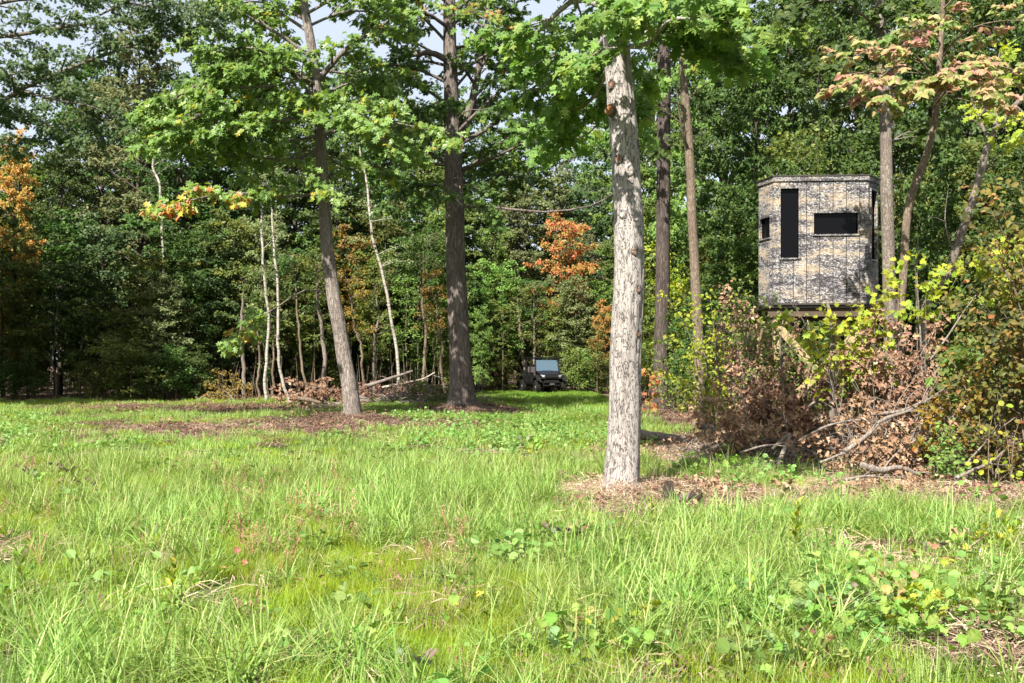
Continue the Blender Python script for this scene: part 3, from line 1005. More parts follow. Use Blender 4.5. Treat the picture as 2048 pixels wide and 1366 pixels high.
# the slanting oak on its mound at the track's far corner
LO = [dict(p=[(637, 205), (570, 130, -.8), (500, 95, -1.4), (420, 110, -1.8)], r=.05), dict(p=[(642, 270), (570, 285, -.9), (480, 300, -1.6), (390, 320, -2.0)], r=.045, start=.4),
      dict(p=[(644, 245), (680, 215, -1.4), (720, 225, -2.0), (760, 250, -2.3)], r=.035),
      dict(p=[(640, 295), (585, 320, -.6), (520, 315, -1.0), (430, 292, -1.3)], r=.05, dens=.45), dict(p=[(636, 170), (545, 130, -1.0), (450, 145, -1.7), (360, 190, -2.2), (285, 250, -2.4)], r=.06),
      dict(p=[(640, 240), (545, 205, -1.2), (445, 215, -2.0), (360, 250, -2.5), (290, 285, -2.8)], r=.06), dict(p=[(641, 225), (570, 240, -1.6), (490, 250, -2.2), (410, 270, -2.6)], r=.05),
      dict(p=[(646, 385), (560, 395, -1.2), (470, 385, -2.6), (385, 400, -3.4), (315, 425, -3.8)], r=.04, warm=.34, start=.62, sub=(.9, .4)), dict(p=[(642, 255, -.1), (690, 255, -.8), (740, 268, -1.1), (795, 295, -1.2)], r=.045, droop=.25),
      dict(p=[(633, 165), (690, 100, -.3), (740, 65, -.4), (800, 30, -.6)], r=.085, dens=.6), dict(p=[(628, 120), (560, 70, -.4), (490, 30, -.6), (430, 0, -.8)], r=.06, dens=.8),
      dict(p=[(646, 350), (615, 358, -.6), (580, 375, -1.0), (550, 390, -1.2)], r=.03, start=.35), dict(p=[(652, 585), (610, 580, -.4), (560, 610, -.8), (500, 650, -1.1), (455, 690, -1.2)], r=.022, warm=.16, start=.6, sub=(.9, .4)),
      dict(p=[(632, 150), (560, 170, -1.0), (480, 175, -1.5), (400, 170, -1.8)], r=.05), dict(p=[(630, 140, .2), (700, 150, .8), (760, 180, 1.2)], r=.04, dens=.7),
      dict(p=[(612, 60), (540, 20, .6), (450, 40, 1.0), (370, 90, 1.3)], r=.05, dens=.8), dict(p=[(608, 30), (690, -10, -.6), (770, 0, -.9)], r=.05), dict(p=[(604, 0), (560, -60, -.3), (500, -90, -.6)], r=.06),
      dict(p=[(596, -60), (660, -120, .4), (720, -130, .7)], r=.06), dict(p=[(596, -60), (590, -200), (560, -320)], r=.08), dict(p=[(640, 320, .1), (610, 300, .8), (560, 330, 1.6), (500, 360, 2.0)], r=.04, dens=.7),
      dict(p=[(640, 300, .1), (680, 330, .7), (730, 350, 1.3)], r=.03, dens=.6)]
hero('oak_tree', 'slanting oak on a straw mound, lowest bough turning yellow and orange', (-4.34, 27.0),
     [(704, 815), (699, 770), (688, 715), (678, 650), (668, 600), (657, 520), (650, 440), (645, 350), (641, 290), (636, 200), (624, 100), (606, 0), (594, -80)], 27.0,
     [.29, .235, .215, .203, .196, .188, .178, .168, .16, .15, .14, .122, .105, .085], BARK['oak'], LO, 'oak', leaf_mat('slanting oak leaves', [(0, (.07, .14, .028)), (.5, (.145, .255, .055)), (.8, (.21, .32, .07)), (.92, (.36, .36, .05)), (.97, (.46, .32, .06)), (1, (.46, .20, .07))], .42, .42, .45, .006, False, .15),
     .195, 13, (1.5, .55), (.36, .16), 12, 300, hk=dict(sides=36, ring=.05, amp=.010, fr=(9, 1.2), flare=.45), auto=(7.6, 12.5, 14, 2.2, 4.0, .045))

# the thick dark oak beside it
MO = [dict(p=[(903, 125), (860, 105, -.3), (810, 110, -.5), (755, 70, -.8)], r=.12, dens=.5), dict(p=[(912, 300), (945, 200, .2), (962, 110, .3), (982, 0, .4), (990, -80, .4)], r=.15, dens=.8, start=.1, sub=(1.6, .5)),
      dict(p=[(920, 412), (1000, 416, -.6), (1090, 424, -1.0), (1180, 412, -1.4), (1230, 385, -1.5)], r=.05, bare=True, sub=(.5, .3)), dict(p=[(903, 260), (830, 240, .5), (765, 190, .9), (700, 110, 1.2)], r=.07, dens=.5),
      dict(p=[(905, 330), (840, 325, -.5), (780, 300, -.8), (720, 240, -1.0)], r=.06, dens=.8), dict(p=[(915, 290), (985, 250, .6), (1050, 190, 1.2), (1120, 130, 1.7)], r=.08, dens=.7),
      dict(p=[(918, 340), (985, 315, -.7), (1050, 285, -1.2), (1100, 260, -1.6)], r=.06, dens=.8), dict(p=[(902, 60), (850, 25, -.9), (790, 25, -1.5), (740, 50, -1.8)], r=.07, warm=.25), dict(p=[(904, 40, -.2), (930, 20, -1.2), (955, 30, -1.8), (985, 45, -2.0)], r=.05, warm=.25),
      dict(p=[(900, 10), (850, -40, -.6), (790, -50, -1.0)], r=.07, warm=.1), dict(p=[(905, 200), (860, 210, -.6), (825, 240, -1.0), (790, 270, -1.2)], r=.04), dict(p=[(905, 300), (870, 280, 1.2), (840, 250, 2.0)], r=.05, dens=.7),
      dict(p=[(908, 380), (880, 370, 1.0), (830, 380, 1.6), (780, 420, 2.0)], r=.05), dict(p=[(915, 360), (950, 370, 1.0), (1000, 350, 1.8), (1050, 355, 2.2)], r=.05), dict(p=[(965, 100, .3), (1030, 60, .4), (1100, 50, .5)], r=.06, dens=.8),
      dict(p=[(970, 60, .3), (1040, 0, .2), (1100, -40, .1)], r=.06), dict(p=[(900, -30), (900, -150), (870, -280)], r=.16, sub=(2, .5)), dict(p=[(985, -80, .4), (1020, -200, .3), (1060, -320, .2)], r=.12, sub=(2, .5)),
      dict(p=[(912, 330), (925, 390, -1.2), (960, 420, -1.7), (985, 440, -1.8)], r=.03, dens=.6), dict(p=[(912, 240), (940, 220, -.6), (985, 225, -.9), (1020, 240, -1.0)], r=.03, dens=.7)]
hero('oak_tree', 'thickest trunked dark oak with forked top, its flared foot lit by the sun', (-1.58, 32.0),
     [(924, 790), (922, 750), (919, 690), (915, 600), (911, 500), (909, 420), (906, 330), (904, 250), (901, 150), (899, 50), (898, -60)], 32.0,
     [.55, .42, .37, .34, .32, .31, .30, .285, .25, .23, .20, .17], BARK['oak_dark'], MO, 'oak', leaf_mat('dark oak leaves', [(0, (.03, .065, .015)), (.6, (.09, .165, .036)), (.8, (.145, .235, .05)), (.97, (.25, .30, .05)), (1, (.36, .18, .05))], .42, .42, .4, .006, False, .15),
     .17, 13, (1.5, .5), (.40, .17), 13, 300, hk=dict(sides=48, ring=.05, amp=.014, fr=(7, 1.0), flare=.32, lobes=5), auto=(7.4, 14.0, 26, 2.6, 5.2, .055))

# dark straight trunk and slim bent trunk behind the pale oak
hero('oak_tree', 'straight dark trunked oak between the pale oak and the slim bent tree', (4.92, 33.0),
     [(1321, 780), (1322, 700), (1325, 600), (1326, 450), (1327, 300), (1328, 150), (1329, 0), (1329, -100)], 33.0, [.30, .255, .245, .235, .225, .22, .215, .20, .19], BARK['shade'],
     [dict(p=[(1327, 190), (1290, 150, -.8), (1260, 160, -1.5), (1235, 180, -2.0)], r=.05), dict(p=[(1328, 120), (1380, 80, -.6), (1440, 100, -1.0), (1490, 130, -1.3)], r=.05), dict(p=[(1328, 60), (1290, 10, -.5), (1250, 20, -1)], r=.05),
      dict(p=[(1328, 330), (1300, 300, -1), (1285, 310, -1.6)], r=.03, dens=.5), dict(p=[(1328, 300), (1370, 280, -.8), (1410, 290, -1.4)], r=.04, dens=.6), dict(p=[(1329, -20), (1380, -60, -.6), (1440, -40, -1)], r=.05), dict(p=[(1329, -80), (1290, -140, -.3), (1250, -160, -.5)], r=.05)],
     'oak', LM['dark'], .19, 10, (1.3, .5), (.4, .17), 14, 0, hk=dict(sides=30, ring=.06, amp=.010, fr=(8, 1.0), flare=.3))
hero('hickory_tree', 'slim bent grey tree with bare snags rising out of the yellow-green brambles', (4.38, 23.5),
     [(1398, 760), (1395, 650), (1391, 560), (1384, 430), (1380, 330), (1376, 260), (1368, 170), (1363, 60), (1360, -60)], 23.5, [.15, .13, .118, .112, .108, .105, .10, .095, .085, .07], BARK['tan'],
     [dict(p=[(1378, 300), (1366, 270, -.3), (1358, 220, -.5), (1352, 170, -.6)], r=.04, bare=True, sub=(.6, .3)), dict(p=[(1372, 215), (1345, 205, -.3), (1315, 218, -.6)], r=.022, bare=True, sub=(.4, .25)), dict(p=[(1372, 200), (1410, 170, -.3), (1440, 160, -.4)], r=.02, bare=True, sub=(.4, .25)),
      dict(p=[(1366, 130), (1400, 60, -.8), (1450, 40, -1.3), (1510, 60, -1.7)], r=.04), dict(p=[(1364, 90), (1330, 50, -.6), (1300, 70, -1.0)], r=.03), dict(p=[(1362, 40), (1400, -10, -.6), (1460, 0, -1)], r=.04), dict(p=[(1360, 0), (1320, -40, -.5), (1290, -20, -.9)], r=.03),
      dict(p=[(1364, 110), (1420, 120, -1), (1480, 110, -1.8), (1560, 70, -2.2), (1620, 60, -2.4)], r=.03, warm=.15)],
     'oak', LM['oak'], .18, 10, (1.0, .45), (.36, .16), 15, 0, hk=dict(sides=24, ring=.05, amp=.006, fr=(10, 1.6), flare=.2))

# trees by the blind
hero('maple_tree', 'straight mottled trunk standing close behind the right corner of the camouflage blind', (8.05, 21.2),
     [(1781, 700), (1779, 600), (1776, 480), (1773, 380), (1772, 280), (1768, 180), (1763, 90), (1759, 0), (1757, -90)], 21.2, [.155, .14, .135, .132, .128, .122, .115, .11, .10, .09], BARK['grey'],
     [dict(p=[(1768, 170), (1730, 120, -.5), (1690, 110, -.9), (1640, 130, -1.2)], r=.03), dict(p=[(1764, 100), (1800, 40, -.4), (1850, 20, -.7)], r=.03), dict(p=[(1762, 60), (1710, 20, -.4), (1650, 0, -.6), (1590, 20, -.8)], r=.035), dict(p=[(1770, 230), (1720, 210, .6), (1670, 220, 1)], r=.02, dens=.6),
      dict(p=[(1760, 0), (1720, -50, -.5), (1660, -50, -.8)], r=.03), dict(p=[(1772, 290), (1815, 265, .6), (1850, 270, 1.0)], r=.025, dens=.7), dict(p=[(1758, -60), (1800, -110), (1850, -120)], r=.03)],
     'maple', LM['dark'], .15, 10, (1.0, .4), (.33, .14), 16, 0, hk=dict(sides=24, ring=.05, amp=.004, fr=(8, 2), flare=.2))
# the crooked sapling that carries the reddish leaf sprays
RS = [dict(p=[(1872, 190, -.2), (1815, 165, -.6), (1750, 145, -.9), (1690, 150, -1.1)], r=.022), dict(p=[(1874, 170, -.2), (1830, 110, -.5), (1770, 100, -.7), (1690, 105, -.9)], r=.022), dict(p=[(1868, 215, -.1), (1900, 175, -.7), (1960, 165, -1.0), (2030, 190, -1.2)], r=.022),
      dict(p=[(1876, 160, -.1), (1930, 125, -.5), (1990, 130, -.8), (2060, 150, -1)], r=.022), dict(p=[(1880, 120), (1920, 70, -.4), (1980, 45, -.7), (2060, 40, -.9)], r=.02), dict(p=[(1882, 90), (1850, 50, -.5), (1810, 40, -.8)], r=.015, warm=-.2),
      dict(p=[(1872, 200, -.2), (1840, 195, -.9), (1795, 180, -1.3), (1745, 185, -1.5)], r=.015, warm=-.12), dict(p=[(1876, 180, -.2), (1910, 195, -.9), (1950, 205, -1.2), (1990, 215, -1.4)], r=.015), dict(p=[(1872, 165, -.2), (1800, 130, -1.0), (1730, 180, -1.4), (1695, 165, -1.5)], r=.015, warm=.18),
      dict(p=[(1884, 20), (1930, -20, -.3), (1990, -10, -.5)], r=.015), dict(p=[(1878, 140, -.1), (1900, 140, -.9), (1880, 150, -1.3), (1850, 160, -1.5)], r=.012)]
hero('ash_tree', 'crooked slender tree carrying sprays of reddish and bronze leaves over the blind', (6.35, 16.2),
     [(1796, 700), (1800, 630), (1806, 560), (1810, 480), (1818, 410), (1838, 350), (1856, 300), (1869, 240), (1876, 170), (1882, 80), (1886, 0), (1888, -80)], 16.2, [.085, .072, .068, .066, .064, .062, .06, .057, .053, .048, .042, .036, .03], BARK['tan'], RS,
     'ovate', LM['rust'], .12, 9, (.8, .34), (.24, .13), 17, 300, droop=.55, twig_thin=.004, hk=dict(sides=18, ring=.04, amp=.004, fr=(10, 2), flare=.2), pinnate=True, vert=.65)
hero('leaning_tree', 'leaning forked grey trunk growing out to the upper corner behind the orange shrubs', (7.35, 18.0),
     [(1846, 640), (1868, 590), (1895, 545), (1912, 500), (1925, 460), (1945, 400), (1962, 340), (1978, 285), (1998, 250), (2025, 215), (2060, 180), (2100, 130)], 18.0, [.10, .09, .085, .08, .075, .072, .07, .065, .058, .05, .045, .04, .035], BARK['grey'],
     [dict(p=[(1978, 285), (1960, 240, .3), (1945, 200, .5), (1935, 150, .6)], r=.035, bare=True), dict(p=[(1955, 360), (1985, 320, .3), (2010, 300, .5)], r=.02, bare=True), dict(p=[(1985, 270), (1995, 220, .2), (1990, 160, .4), (2000, 100, .5)], r=.035), dict(p=[(2020, 215), (2010, 250, -.5), (2030, 290, -.8)], r=.02, dens=.7),
      dict(p=[(1895, 545), (1940, 525, -.4), (1990, 515, -.6), (2060, 510, -.8)], r=.025, bare=True, sub=(.5, .3)), dict(p=[(2030, 210), (2060, 240, -.6), (2080, 290, -.9)], r=.02), dict(p=[(1908, 510), (1895, 470, .2), (1890, 430, .3), (1896, 380, .3)], r=.018, bare=True)],
     'oak', LM['yellowgreen'], .13, 6, (.8, .36), (.34, .15), 18, 0, hk=dict(sides=20, ring=.05, amp=.005, fr=(10, 2), flare=.15))

# boughs that reach in from a tree outside the frame
BO = [dict(p=[(-160, 95), (-40, 78), (60, 66), (150, 50), (240, 42), (330, 55)], r=.07), dict(p=[(-140, 270), (-20, 215), (60, 170), (170, 125), (260, 92), (340, 70)], r=.075), dict(p=[(-140, 250), (-30, 236), (50, 240), (110, 258), (160, 280)], r=.04),
      dict(p=[(-150, 20), (-20, 10), (100, -10), (220, 0), (330, 20)], r=.06), dict(p=[(-160, 150), (-60, 140, -.5), (20, 150, -.8), (80, 130, -1)], r=.05), dict(p=[(40, 180, 0), (110, 200, -.5), (190, 215, -.8), (250, 250, -1)], r=.03, dens=.7), dict(p=[(-120, 330), (-50, 300), (20, 290), (60, 300)], r=.03, dens=.7),
      dict(p=[(200, 30), (280, -5, -.4), (360, 10, -.6), (430, 40, -.7)], r=.03)]
hero('oak_tree', 'grey limbed oak reaching in over the top corner with small dark leaves against the sky', (-15.8, 25.5), [(-240, 600), (-235, 400), (-225, 200), (-210, 0), (-200, -150)], 25.5, [.34, .3, .28, .26, .22, .18], BARK['grey'], BO,
     'oak', LM['blue'], .125, 15, (1.5, .5), (.32, .15), 19, 0, hk=dict(sides=20, ring=.1, amp=.01, fr=(8, 1), flare=.3))


# ------------------------------------------------------------------ the camouflaged hunting blind on its stand
def camo_mat():
    n = NT('printed camouflage steel')
    o = n.obj()
    band = n.noise(n.map(o, (.8, .8, 2.6)), 2.1, 4, .62)
    fine = n.noise(n.map(o, (.8, .8, 1.7)), 36, 5, .8)
    mid = n.noise(n.map(o, (.8, .8, 2.2)), 8, 5, .7)
    streak = n.noise(n.map(o, (9, 9, .6)), 3.2, 3, .6)
    tan = n.mix(n.ramp(streak, [(.3, (0, 0, 0)), (.7, (1, 1, 1))]), (.25, .185, .12), (.40, .33, .24))
    speck = n.ramp(fine, [(.39, (.007, .007, .009)), (.47, (.04, .038, .045)), (.53, (.17, .165, .17)), (.62, (.52, .49, .47))])
    c = n.mix(n.ramp(n.math('ADD', n.math('MULTIPLY', band, .75), n.math('MULTIPLY', mid, .25)), [(.50, (0, 0, 0)), (.60, (.72, .72, .72))]), speck, tan)
    c = n.mix(n.ramp(n.math('ADD', n.math('MULTIPLY', band, .6), n.math('MULTIPLY', mid, .4)), [(.43, (.9, .9, .9)), (.475, (0, 0, 0))]), c, n.mix(n.ramp(fine, [(.5, (0, 0, 0)), (.6, (1, 1, 1))]), (.012, .011, .013), (.14, .135, .16)))
    ln = n.math('ABSOLUTE', n.math('SUBTRACT', n.noise(n.map(o, (.6, .6, 2.6)), 3.4, 5, .65), .5))
    c = n.mix(n.ramp(ln, [(.004, (.85, .85, .85)), (.022, (0, 0, 0))]), c, (.03, .026, .024))
    c = n.mix(n.ramp(n.noise(o, 1.3, 3), [(.4, (0, 0, 0)), (.7, (.15, .15, .15))]), c, (.17, .135, .10))
    return n.done(n('BsdfPrincipled', {'Base Color': c, 'Roughness': .6, 'Specular IOR Level': .25}))


def build_blind():
    th = math.radians(-4)
    root = thing('hunting_blind', (5.504, 18.553, 0), 'many-sided camouflage hunting blind with dark windows raised on timber legs', 'hunting blind', rz=th)
    camo = camo_mat()
    trim = plain('dark bronze trim', (.035, .03, .027), .5)
    glass = plain('dark window glass', (.003, .003, .004), .2, 0, .10, .1)
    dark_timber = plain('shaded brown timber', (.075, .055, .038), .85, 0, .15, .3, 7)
    lumber = plain('yellow pine timber', (.29, .225, .115), .75, 0, .25, .3, 7)
    zb, zt = 2.66, 4.86
    plan = np.array([(-.815, -1.055), (.815, -1.055), (1.12, -.60), (.80, .80), (-.72, .80), (-.99, -.55)])
    faces = []
    for k in range(6):
        p, q = plan[k], plan[(k + 1) % 6]
        tv = (q - p) / np.linalg.norm(q - p)
        nv = np.array([tv[1], -tv[0]])
        faces.append((k, np.array([nv[0], nv[1], 0]), np.array([tv[0], tv[1], 0]), float(((p + q) / 2) @ nv), float(np.linalg.norm(q - p)), float(((p + q) / 2) @ tv)))
    wins = {0: [(-.70, -.385, 3.46, 4.68), (-.125, .635, 3.87, 4.24)], 5: [(-.20, .16, 3.84, 4.20)], 1: [(-.16, .14, 3.44, 4.66)]}
    for k, nv, tv, dist, w, sh in faces:
        Rm = np.stack([tv, nv, np.array([0, 0, 1.0])], 1)      # local x along the wall, y outwards
        ws = [(a_ + sh, b_ + sh, c_, d_) for a_, b_, c_, d_ in wins.get(k, [])]
        step = .229 if w > 1 else .115
        wl, wr = sh - w / 2, sh + w / 2
        xs = [wl]
        x = wl + (.11 if w > 1 else .115)
        while x < wr - .03:
            xs.append(x)
            x += step
        xs.append(wr)
        for a, b in zip(xs[:-1], xs[1:]):
            cuts = sorted({a, b} | {v for wn in ws for v in wn[:2] if a + .012 < v < b - .012})
            for a2, b2 in zip(cuts[:-1], cuts[1:]):
                spans = [(zb, zt)]
                for x0, x1, z0, z1 in ws:
                    if a2 < x1 - .006 and b2 > x0 + .006:
                        spans = [s for s in ((zb, z0), (z1, zt))]
                for z0, z1 in spans:
                    mb = MB()
                    g = .004 if (a2, b2) == (a, b) or True else 0
                    lo, hi = a2 + (.006 if a2 == a else 0), b2 - (.006 if b2 == b else 0)
                    mb.box((lo, dist - .018, z0), (hi, dist, z1), Rm, ch=.003)
                    mb.obj('wall_panel', camo, root)
        for x0, x1, z0, z1 in ws:
            fr = MB()
            t_ = .028
            for lo, hi in (((x0 - t_, z0 - t_), (x1 + t_, z0)), ((x0 - t_, z1), (x1 + t_, z1 + t_)), ((x0 - t_, z0), (x0, z1)), ((x1, z0), (x1 + t_, z1))):
                fr.box((lo[0], dist - .03, lo[1]), (hi[0], dist + .024, hi[1]), Rm, ch=.003)
            f = fr.obj('window_frame', camo, root)
            pn = MB()
            pn.box((x0 - .002, dist - .055, z0 - .002), (x1 + .002, dist - .045, z1 + .002), Rm)
            p_ = link('window_pane', pn.mesh('window_pane', glass), f)
            p_['label'] = 'dark glass set behind the camouflage frame'
        mb = MB()                                              # dark framing behind the seams
        for a, b in zip(xs[1:-1], xs[1:-1]):
            for z0, z1 in ([(zb, zt)] if not any(x0 - .03 < a < x1 + .03 for x0, x1, _z0, _z1 in ws) else [q for x0, x1, q0, q1 in ws if x0 - .03 < a < x1 + .03 for q in ((zb, q0 - .03), (q1 + .03, zt))]):
                mb.box((a - .02, dist - .05, z0), (a + .02, dist - .02, z1), Rm)
        mb.obj('wall_frame', trim, root)
        mb = MB()                                              # eave trim of this wall
        mb.box((wl - .008, dist + .004, zt - .055), (wr + .008, dist + .022, zt + .03), Rm, ch=.004)
        mb.obj('eave_trim', camo, root)
        mb = MB()
        mb.box((wl - .008, dist - .006, zb - .03), (wr + .008, dist + .010, zb - .001), Rm, ch=.003)
        mb.obj('sill_trim', trim, root)
    # ribbed roof
    mb = MB()
    oc = []
    e = .085
    cen = plan.mean(0)
    oc = cen + (plan - cen) * (1 + .04)
    V = [(*p, zt + .031) for p in oc] + [(*p, zt + .050) for p in oc] + [(*cen, zt + .10)]
    mb.add(V, [np.arange(6)[::-1], np.array([[i, (i + 1) % 6, 6 + (i + 1) % 6, 6 + i] for i in range(6)]), np.array([[6 + i, 6 + (i + 1) % 6, 12] for i in range(6)])])
    r = mb.obj('roof', trim, root)
    mb = MB()
    for x in np.arange(-1.0, 1.01, .2286):
        mb.box((x * .85 - .02, -1.085, zt + .046), (x * .85 + .02, .3, zt + .066), ch=.006)
    link('roof_rib', mb.mesh('roof_rib', trim), r)
    # platform and legs
    mb = MB()
    mb.box((-.95, -1.03, zb - .075), (.98, .86, zb - .034), ch=.004)
    mb.obj('platform', trim, root)
    for y in (-.95, -.32, .32, .80):
        mb = MB()
        mb.box((-.90, y - .02, zb - .23), (.94, y + .02, zb - .077), ch=.003)
        mb.obj('joist', dark_timber, root)
    for sx in (-1, 1):
        for sy in (-1, 1):
            mb = MB()
            mb.beam((sx * .76, sy * .84 - .04, -.1), (sx * .74, sy * .82 - .04, zb - .08), .10, .10)
            mb.obj('leg', lumber, root)
    for a, b in (((-.80, -.945, 2.35), (.30, -.945, 1.05)), ((-.72, -.985, .72), (.78, -.985, 2.28)), ((.94, -.80, .9), (.94, .80, 2.3)), ((-.94, .80, .9), (-.94, -.80, 2.3)), ((.78, .95, .8), (-.78, .95, 2.3))):
        mb = MB()
        mb.beam(a, b, .04, .14)
        mb.obj('brace', lumber, root)


build_blind()


# ------------------------------------------------------------------ the utility vehicle at the end of the track
def build_utv():
    D = 52.2
    root = thing('utility_vehicle', (P(1099, 727, D)[0], D, hz(P(1099, 727, D)[0], D) - .02), 'black four-seat utility vehicle parked at the far end of the track', 'utility vehicle', rz=math.radians(13))
    paint = plain('glossy black plastic', (.006, .006, .008), .4, 0, .2, .1)
    matt = plain('matt black plastic', (.009, .009, .009), .7, 0, .12)
    rub = plain('tyre rubber', (.014, .013, .012), .85, 0, .1)
    steel = plain('grey steel', (.22, .22, .23), .4, .8, .5)
    glass = plain('windscreen glass', (.07, .11, .15), .12, .2, .5, .1)
    lamp = plain('headlamp glass', (.30, .32, .35), .12, .2, .8)
    red = plain('dark red seat', (.05, .04, .04), .8)

    def part(name, m, f, parent=root, **k):
        mb = MB()
        f(mb)
        return mb.obj(name, m, parent, **k)
    part('chassis', matt, lambda b: (b.box((-.62, .1, .34), (.62, 3.9, .52), ch=.03), b.box((-.45, -.25, .36), (.45, .2, .62), ch=.03)))
    part('hood', paint, lambda b: (b.prism([(-.42, .92), (-.36, 1.06), (.42, 1.22), (.42, .80), (-.35, .80)], -.60, .60), b.prism([(-.40, .98), (.40, 1.235), (.42, 1.15), (-.38, .92)], -.30, .30)))
    part('grille', matt, lambda b: (b.box((-.36, -.455, .80), (.36, -.40, .93), ch=.012), b.box((-.40, -.43, .60), (.40, -.36, .74), ch=.012), [b.box((-.34, -.468, z), (.34, -.45, z + .012)) for z in (.83, .86, .89)]))
    for s in (-1, 1):
        h = part('headlight', lamp, lambda b: b.add([(s * .36, -.455, .99), (s * .60, -.37, 1.03), (s * .60, -.38, .92), (s * .40, -.46, .90), (s * .36, -.40, .99), (s * .60, -.33, 1.03), (s * .60, -.34, .92), (s * .40, -.41, .90)],
                                                    [np.array([[0, 1, 2, 3], [4, 7, 6, 5], [0, 4, 5, 1], [1, 5, 6, 2], [2, 6, 7, 3], [3, 7, 4, 0]])]))
        part('front_trim', steel, lambda b: b.box((s * .46 - .12, -.475, .845), (s * .46 + .12, -.445, .865)))
        part('fender', matt, lambda b: b.prism([(-.42, .86), (-.50, .72), (-.34, .78), (.0, .90), (.36, .80), (.46, .60), (.50, .72), (.42, .92), (.0, 1.0)], s * .60, s * .80))
        part('fender', matt, lambda b: b.prism([(2.55, .62), (2.65, .86), (3.0, .93), (3.36, .84), (3.5, .6), (3.55, .9), (3.0, 1.02), (2.5, .9)], s * .60, s * .80))
        part('mirror', matt, lambda b: (b.box((s * .80 - .07, .40, 1.42), (s * .80 + .07, .45, 1.58), ch=.015), b.beam((s * .70, .45, 1.46), (s * .80, .43, 1.48), .03, .03)))
        for y0, y1 in ((.52, 1.45), (1.50, 2.40)):
            d = part('door', paint, lambda b: b.box((s * .74 - .025, y0, .52), (s * .74 + .025, y1, 1.14), ch=.015))
            part('door_handle', steel, lambda b: b.box((s * .775 - .012, y1 - .2, 1.02), (s * .775 + .012, y1 - .08, 1.05)), d)
            part('door_panel', matt, lambda b: b.box((s * .772 - .008, y0 + .1, .62), (s * .772 + .008, y1 - .28, .98), ch=.004), d)
        part('pillar', matt, lambda b: b.tube([(s * .66, .36, 1.16), (s * .62, .66, 1.84)], .032, 8))
        part('pillar', matt, lambda b: b.tube([(s * .70, 1.47, .55), (s * .66, 1.45, 1.86)], .03, 8))
        part('pillar', matt, lambda b: b.tube([(s * .70, 2.45, .55), (s * .64, 2.40, 1.86)], .032, 8))
        for y, n_ in ((0.0, 'wheel'), (3.0, 'wheel')):
            w = thing('wheel', (0, 0, 0), None, None)
            w.parent = root

            def tyre(b):
                a = np.linspace(0, 2 * math.pi, 28, endpoint=False)
                rows = [(.20, -.11), (.33, -.125), (.355, -.08), (.36, 0), (.355, .08), (.33, .125), (.20, .11)]
                V = np.array([[s * .68 + dx, y + math.cos(t) * r, .35 + math.sin(t) * r] for r, dx in rows for t in a])
                i, j = np.meshgrid(np.arange(6), np.arange(28), indexing='ij')
                b.add(V, np.stack([i * 28 + j, i * 28 + (j + 1) % 28, (i + 1) * 28 + (j + 1) % 28, (i + 1) * 28 + j], -1).reshape(-1, 4))
                for t in np.linspace(0, 2 * math.pi, 20, endpoint=False):
                    R_ = np.array(Matrix.Rotation(t, 3, 'X'))
                    V = np.array([[dx, dy, dz] for dx in (-.11, .11) for dy in (-.025, .025) for dz in (.35, .38)]) @ R_.T + np.array([s * .68, y, .35])
                    b.add(V, [np.array([[0, 1, 3, 2], [4, 6, 7, 5], [0, 4, 5, 1], [2, 3, 7, 6], [1, 5, 7, 3]])])
            part('tyre', rub, tyre, w)
            part('rim', steel, lambda b: (b.tube([(s * .60, y, .35), (s * .76, y, .35)], .20, 18), b.tube([(s * .75, y, .35), (s * .79, y, .35)], .07, 10)), w)
    part('windshield', glass, lambda b: b.add([(-.60, .40, 1.20), (.60, .40, 1.20), (.56, .655, 1.80), (-.56, .655, 1.80), (-.60, .42, 1.20), (.60, .42, 1.20), (.56, .675, 1.80), (-.56, .675, 1.80)],
                                             [np.array([[0, 1, 2, 3], [7, 6, 5, 4], [0, 4, 5, 1], [1, 5, 6, 2], [2, 6, 7, 3], [3, 7, 4, 0]])]))
    part('windshield_frame', matt, lambda b: (b.tube([(-.62, .395, 1.19), (.62, .395, 1.19)], .022, 6), b.tube([(-.58, .66, 1.81), (.58, .66, 1.81)], .022, 6)))
    part('roof', paint, lambda b: (b.box((-.70, .58, 1.86), (.70, 2.55, 1.925), ch=.025), b.box((-.5, .75, 1.92), (.5, 2.4, 1.95), ch=.02)))
    part('bumper', matt, lambda b: (b.tube([(-.42, -.5, .45), (-.44, -.56, .62), (.44, -.56, .62), (.42, -.5, .45)], .028, 8), b.tube([(-.42, -.52, .46), (.42, -.52, .46)], .028, 8), b.box((-.4, -.5, .38), (.4, -.42, .56), ch=.02)))
    part('winch', steel, lambda b: (b.tube([(-.13, -.52, .53), (.13, -.52, .53)], .045, 10), b.box((-.05, -.60, .49), (.05, -.565, .57), ch=.01)))
    for s in (-1, 1):
        part('suspension_arm', steel, lambda b: b.tube([(s * .25, -.05, .42), (s * .62, 0, .36)], .025, 6))
        for y in (1.25, 2.2):
            st = part('seat', red, lambda b: (b.box((s * .34 - .27, y - .45, .72), (s * .34 + .27, y, .86), ch=.04), b.box((s * .34 - .27, y, .82), (s * .34 + .27, y + .12, 1.42), ch=.04)))
            part('headrest', red, lambda b: b.box((s * .34 - .12, y + .02, 1.44), (s * .34 + .12, y + .10, 1.58), ch=.03), st)
    part('dashboard', matt, lambda b: b.box((-.62, .45, 1.0), (.62, .62, 1.18), ch=.03))

    def wheel_ring(b):
        a = np.linspace(0, 2 * math.pi, 17)
        b.tube(np.stack([-.34 + .16 * np.cos(a), .78 + .06 * np.sin(a), 1.15 + .15 * np.sin(a)], -1), .015, 5)
    part('steering_wheel', matt, wheel_ring)
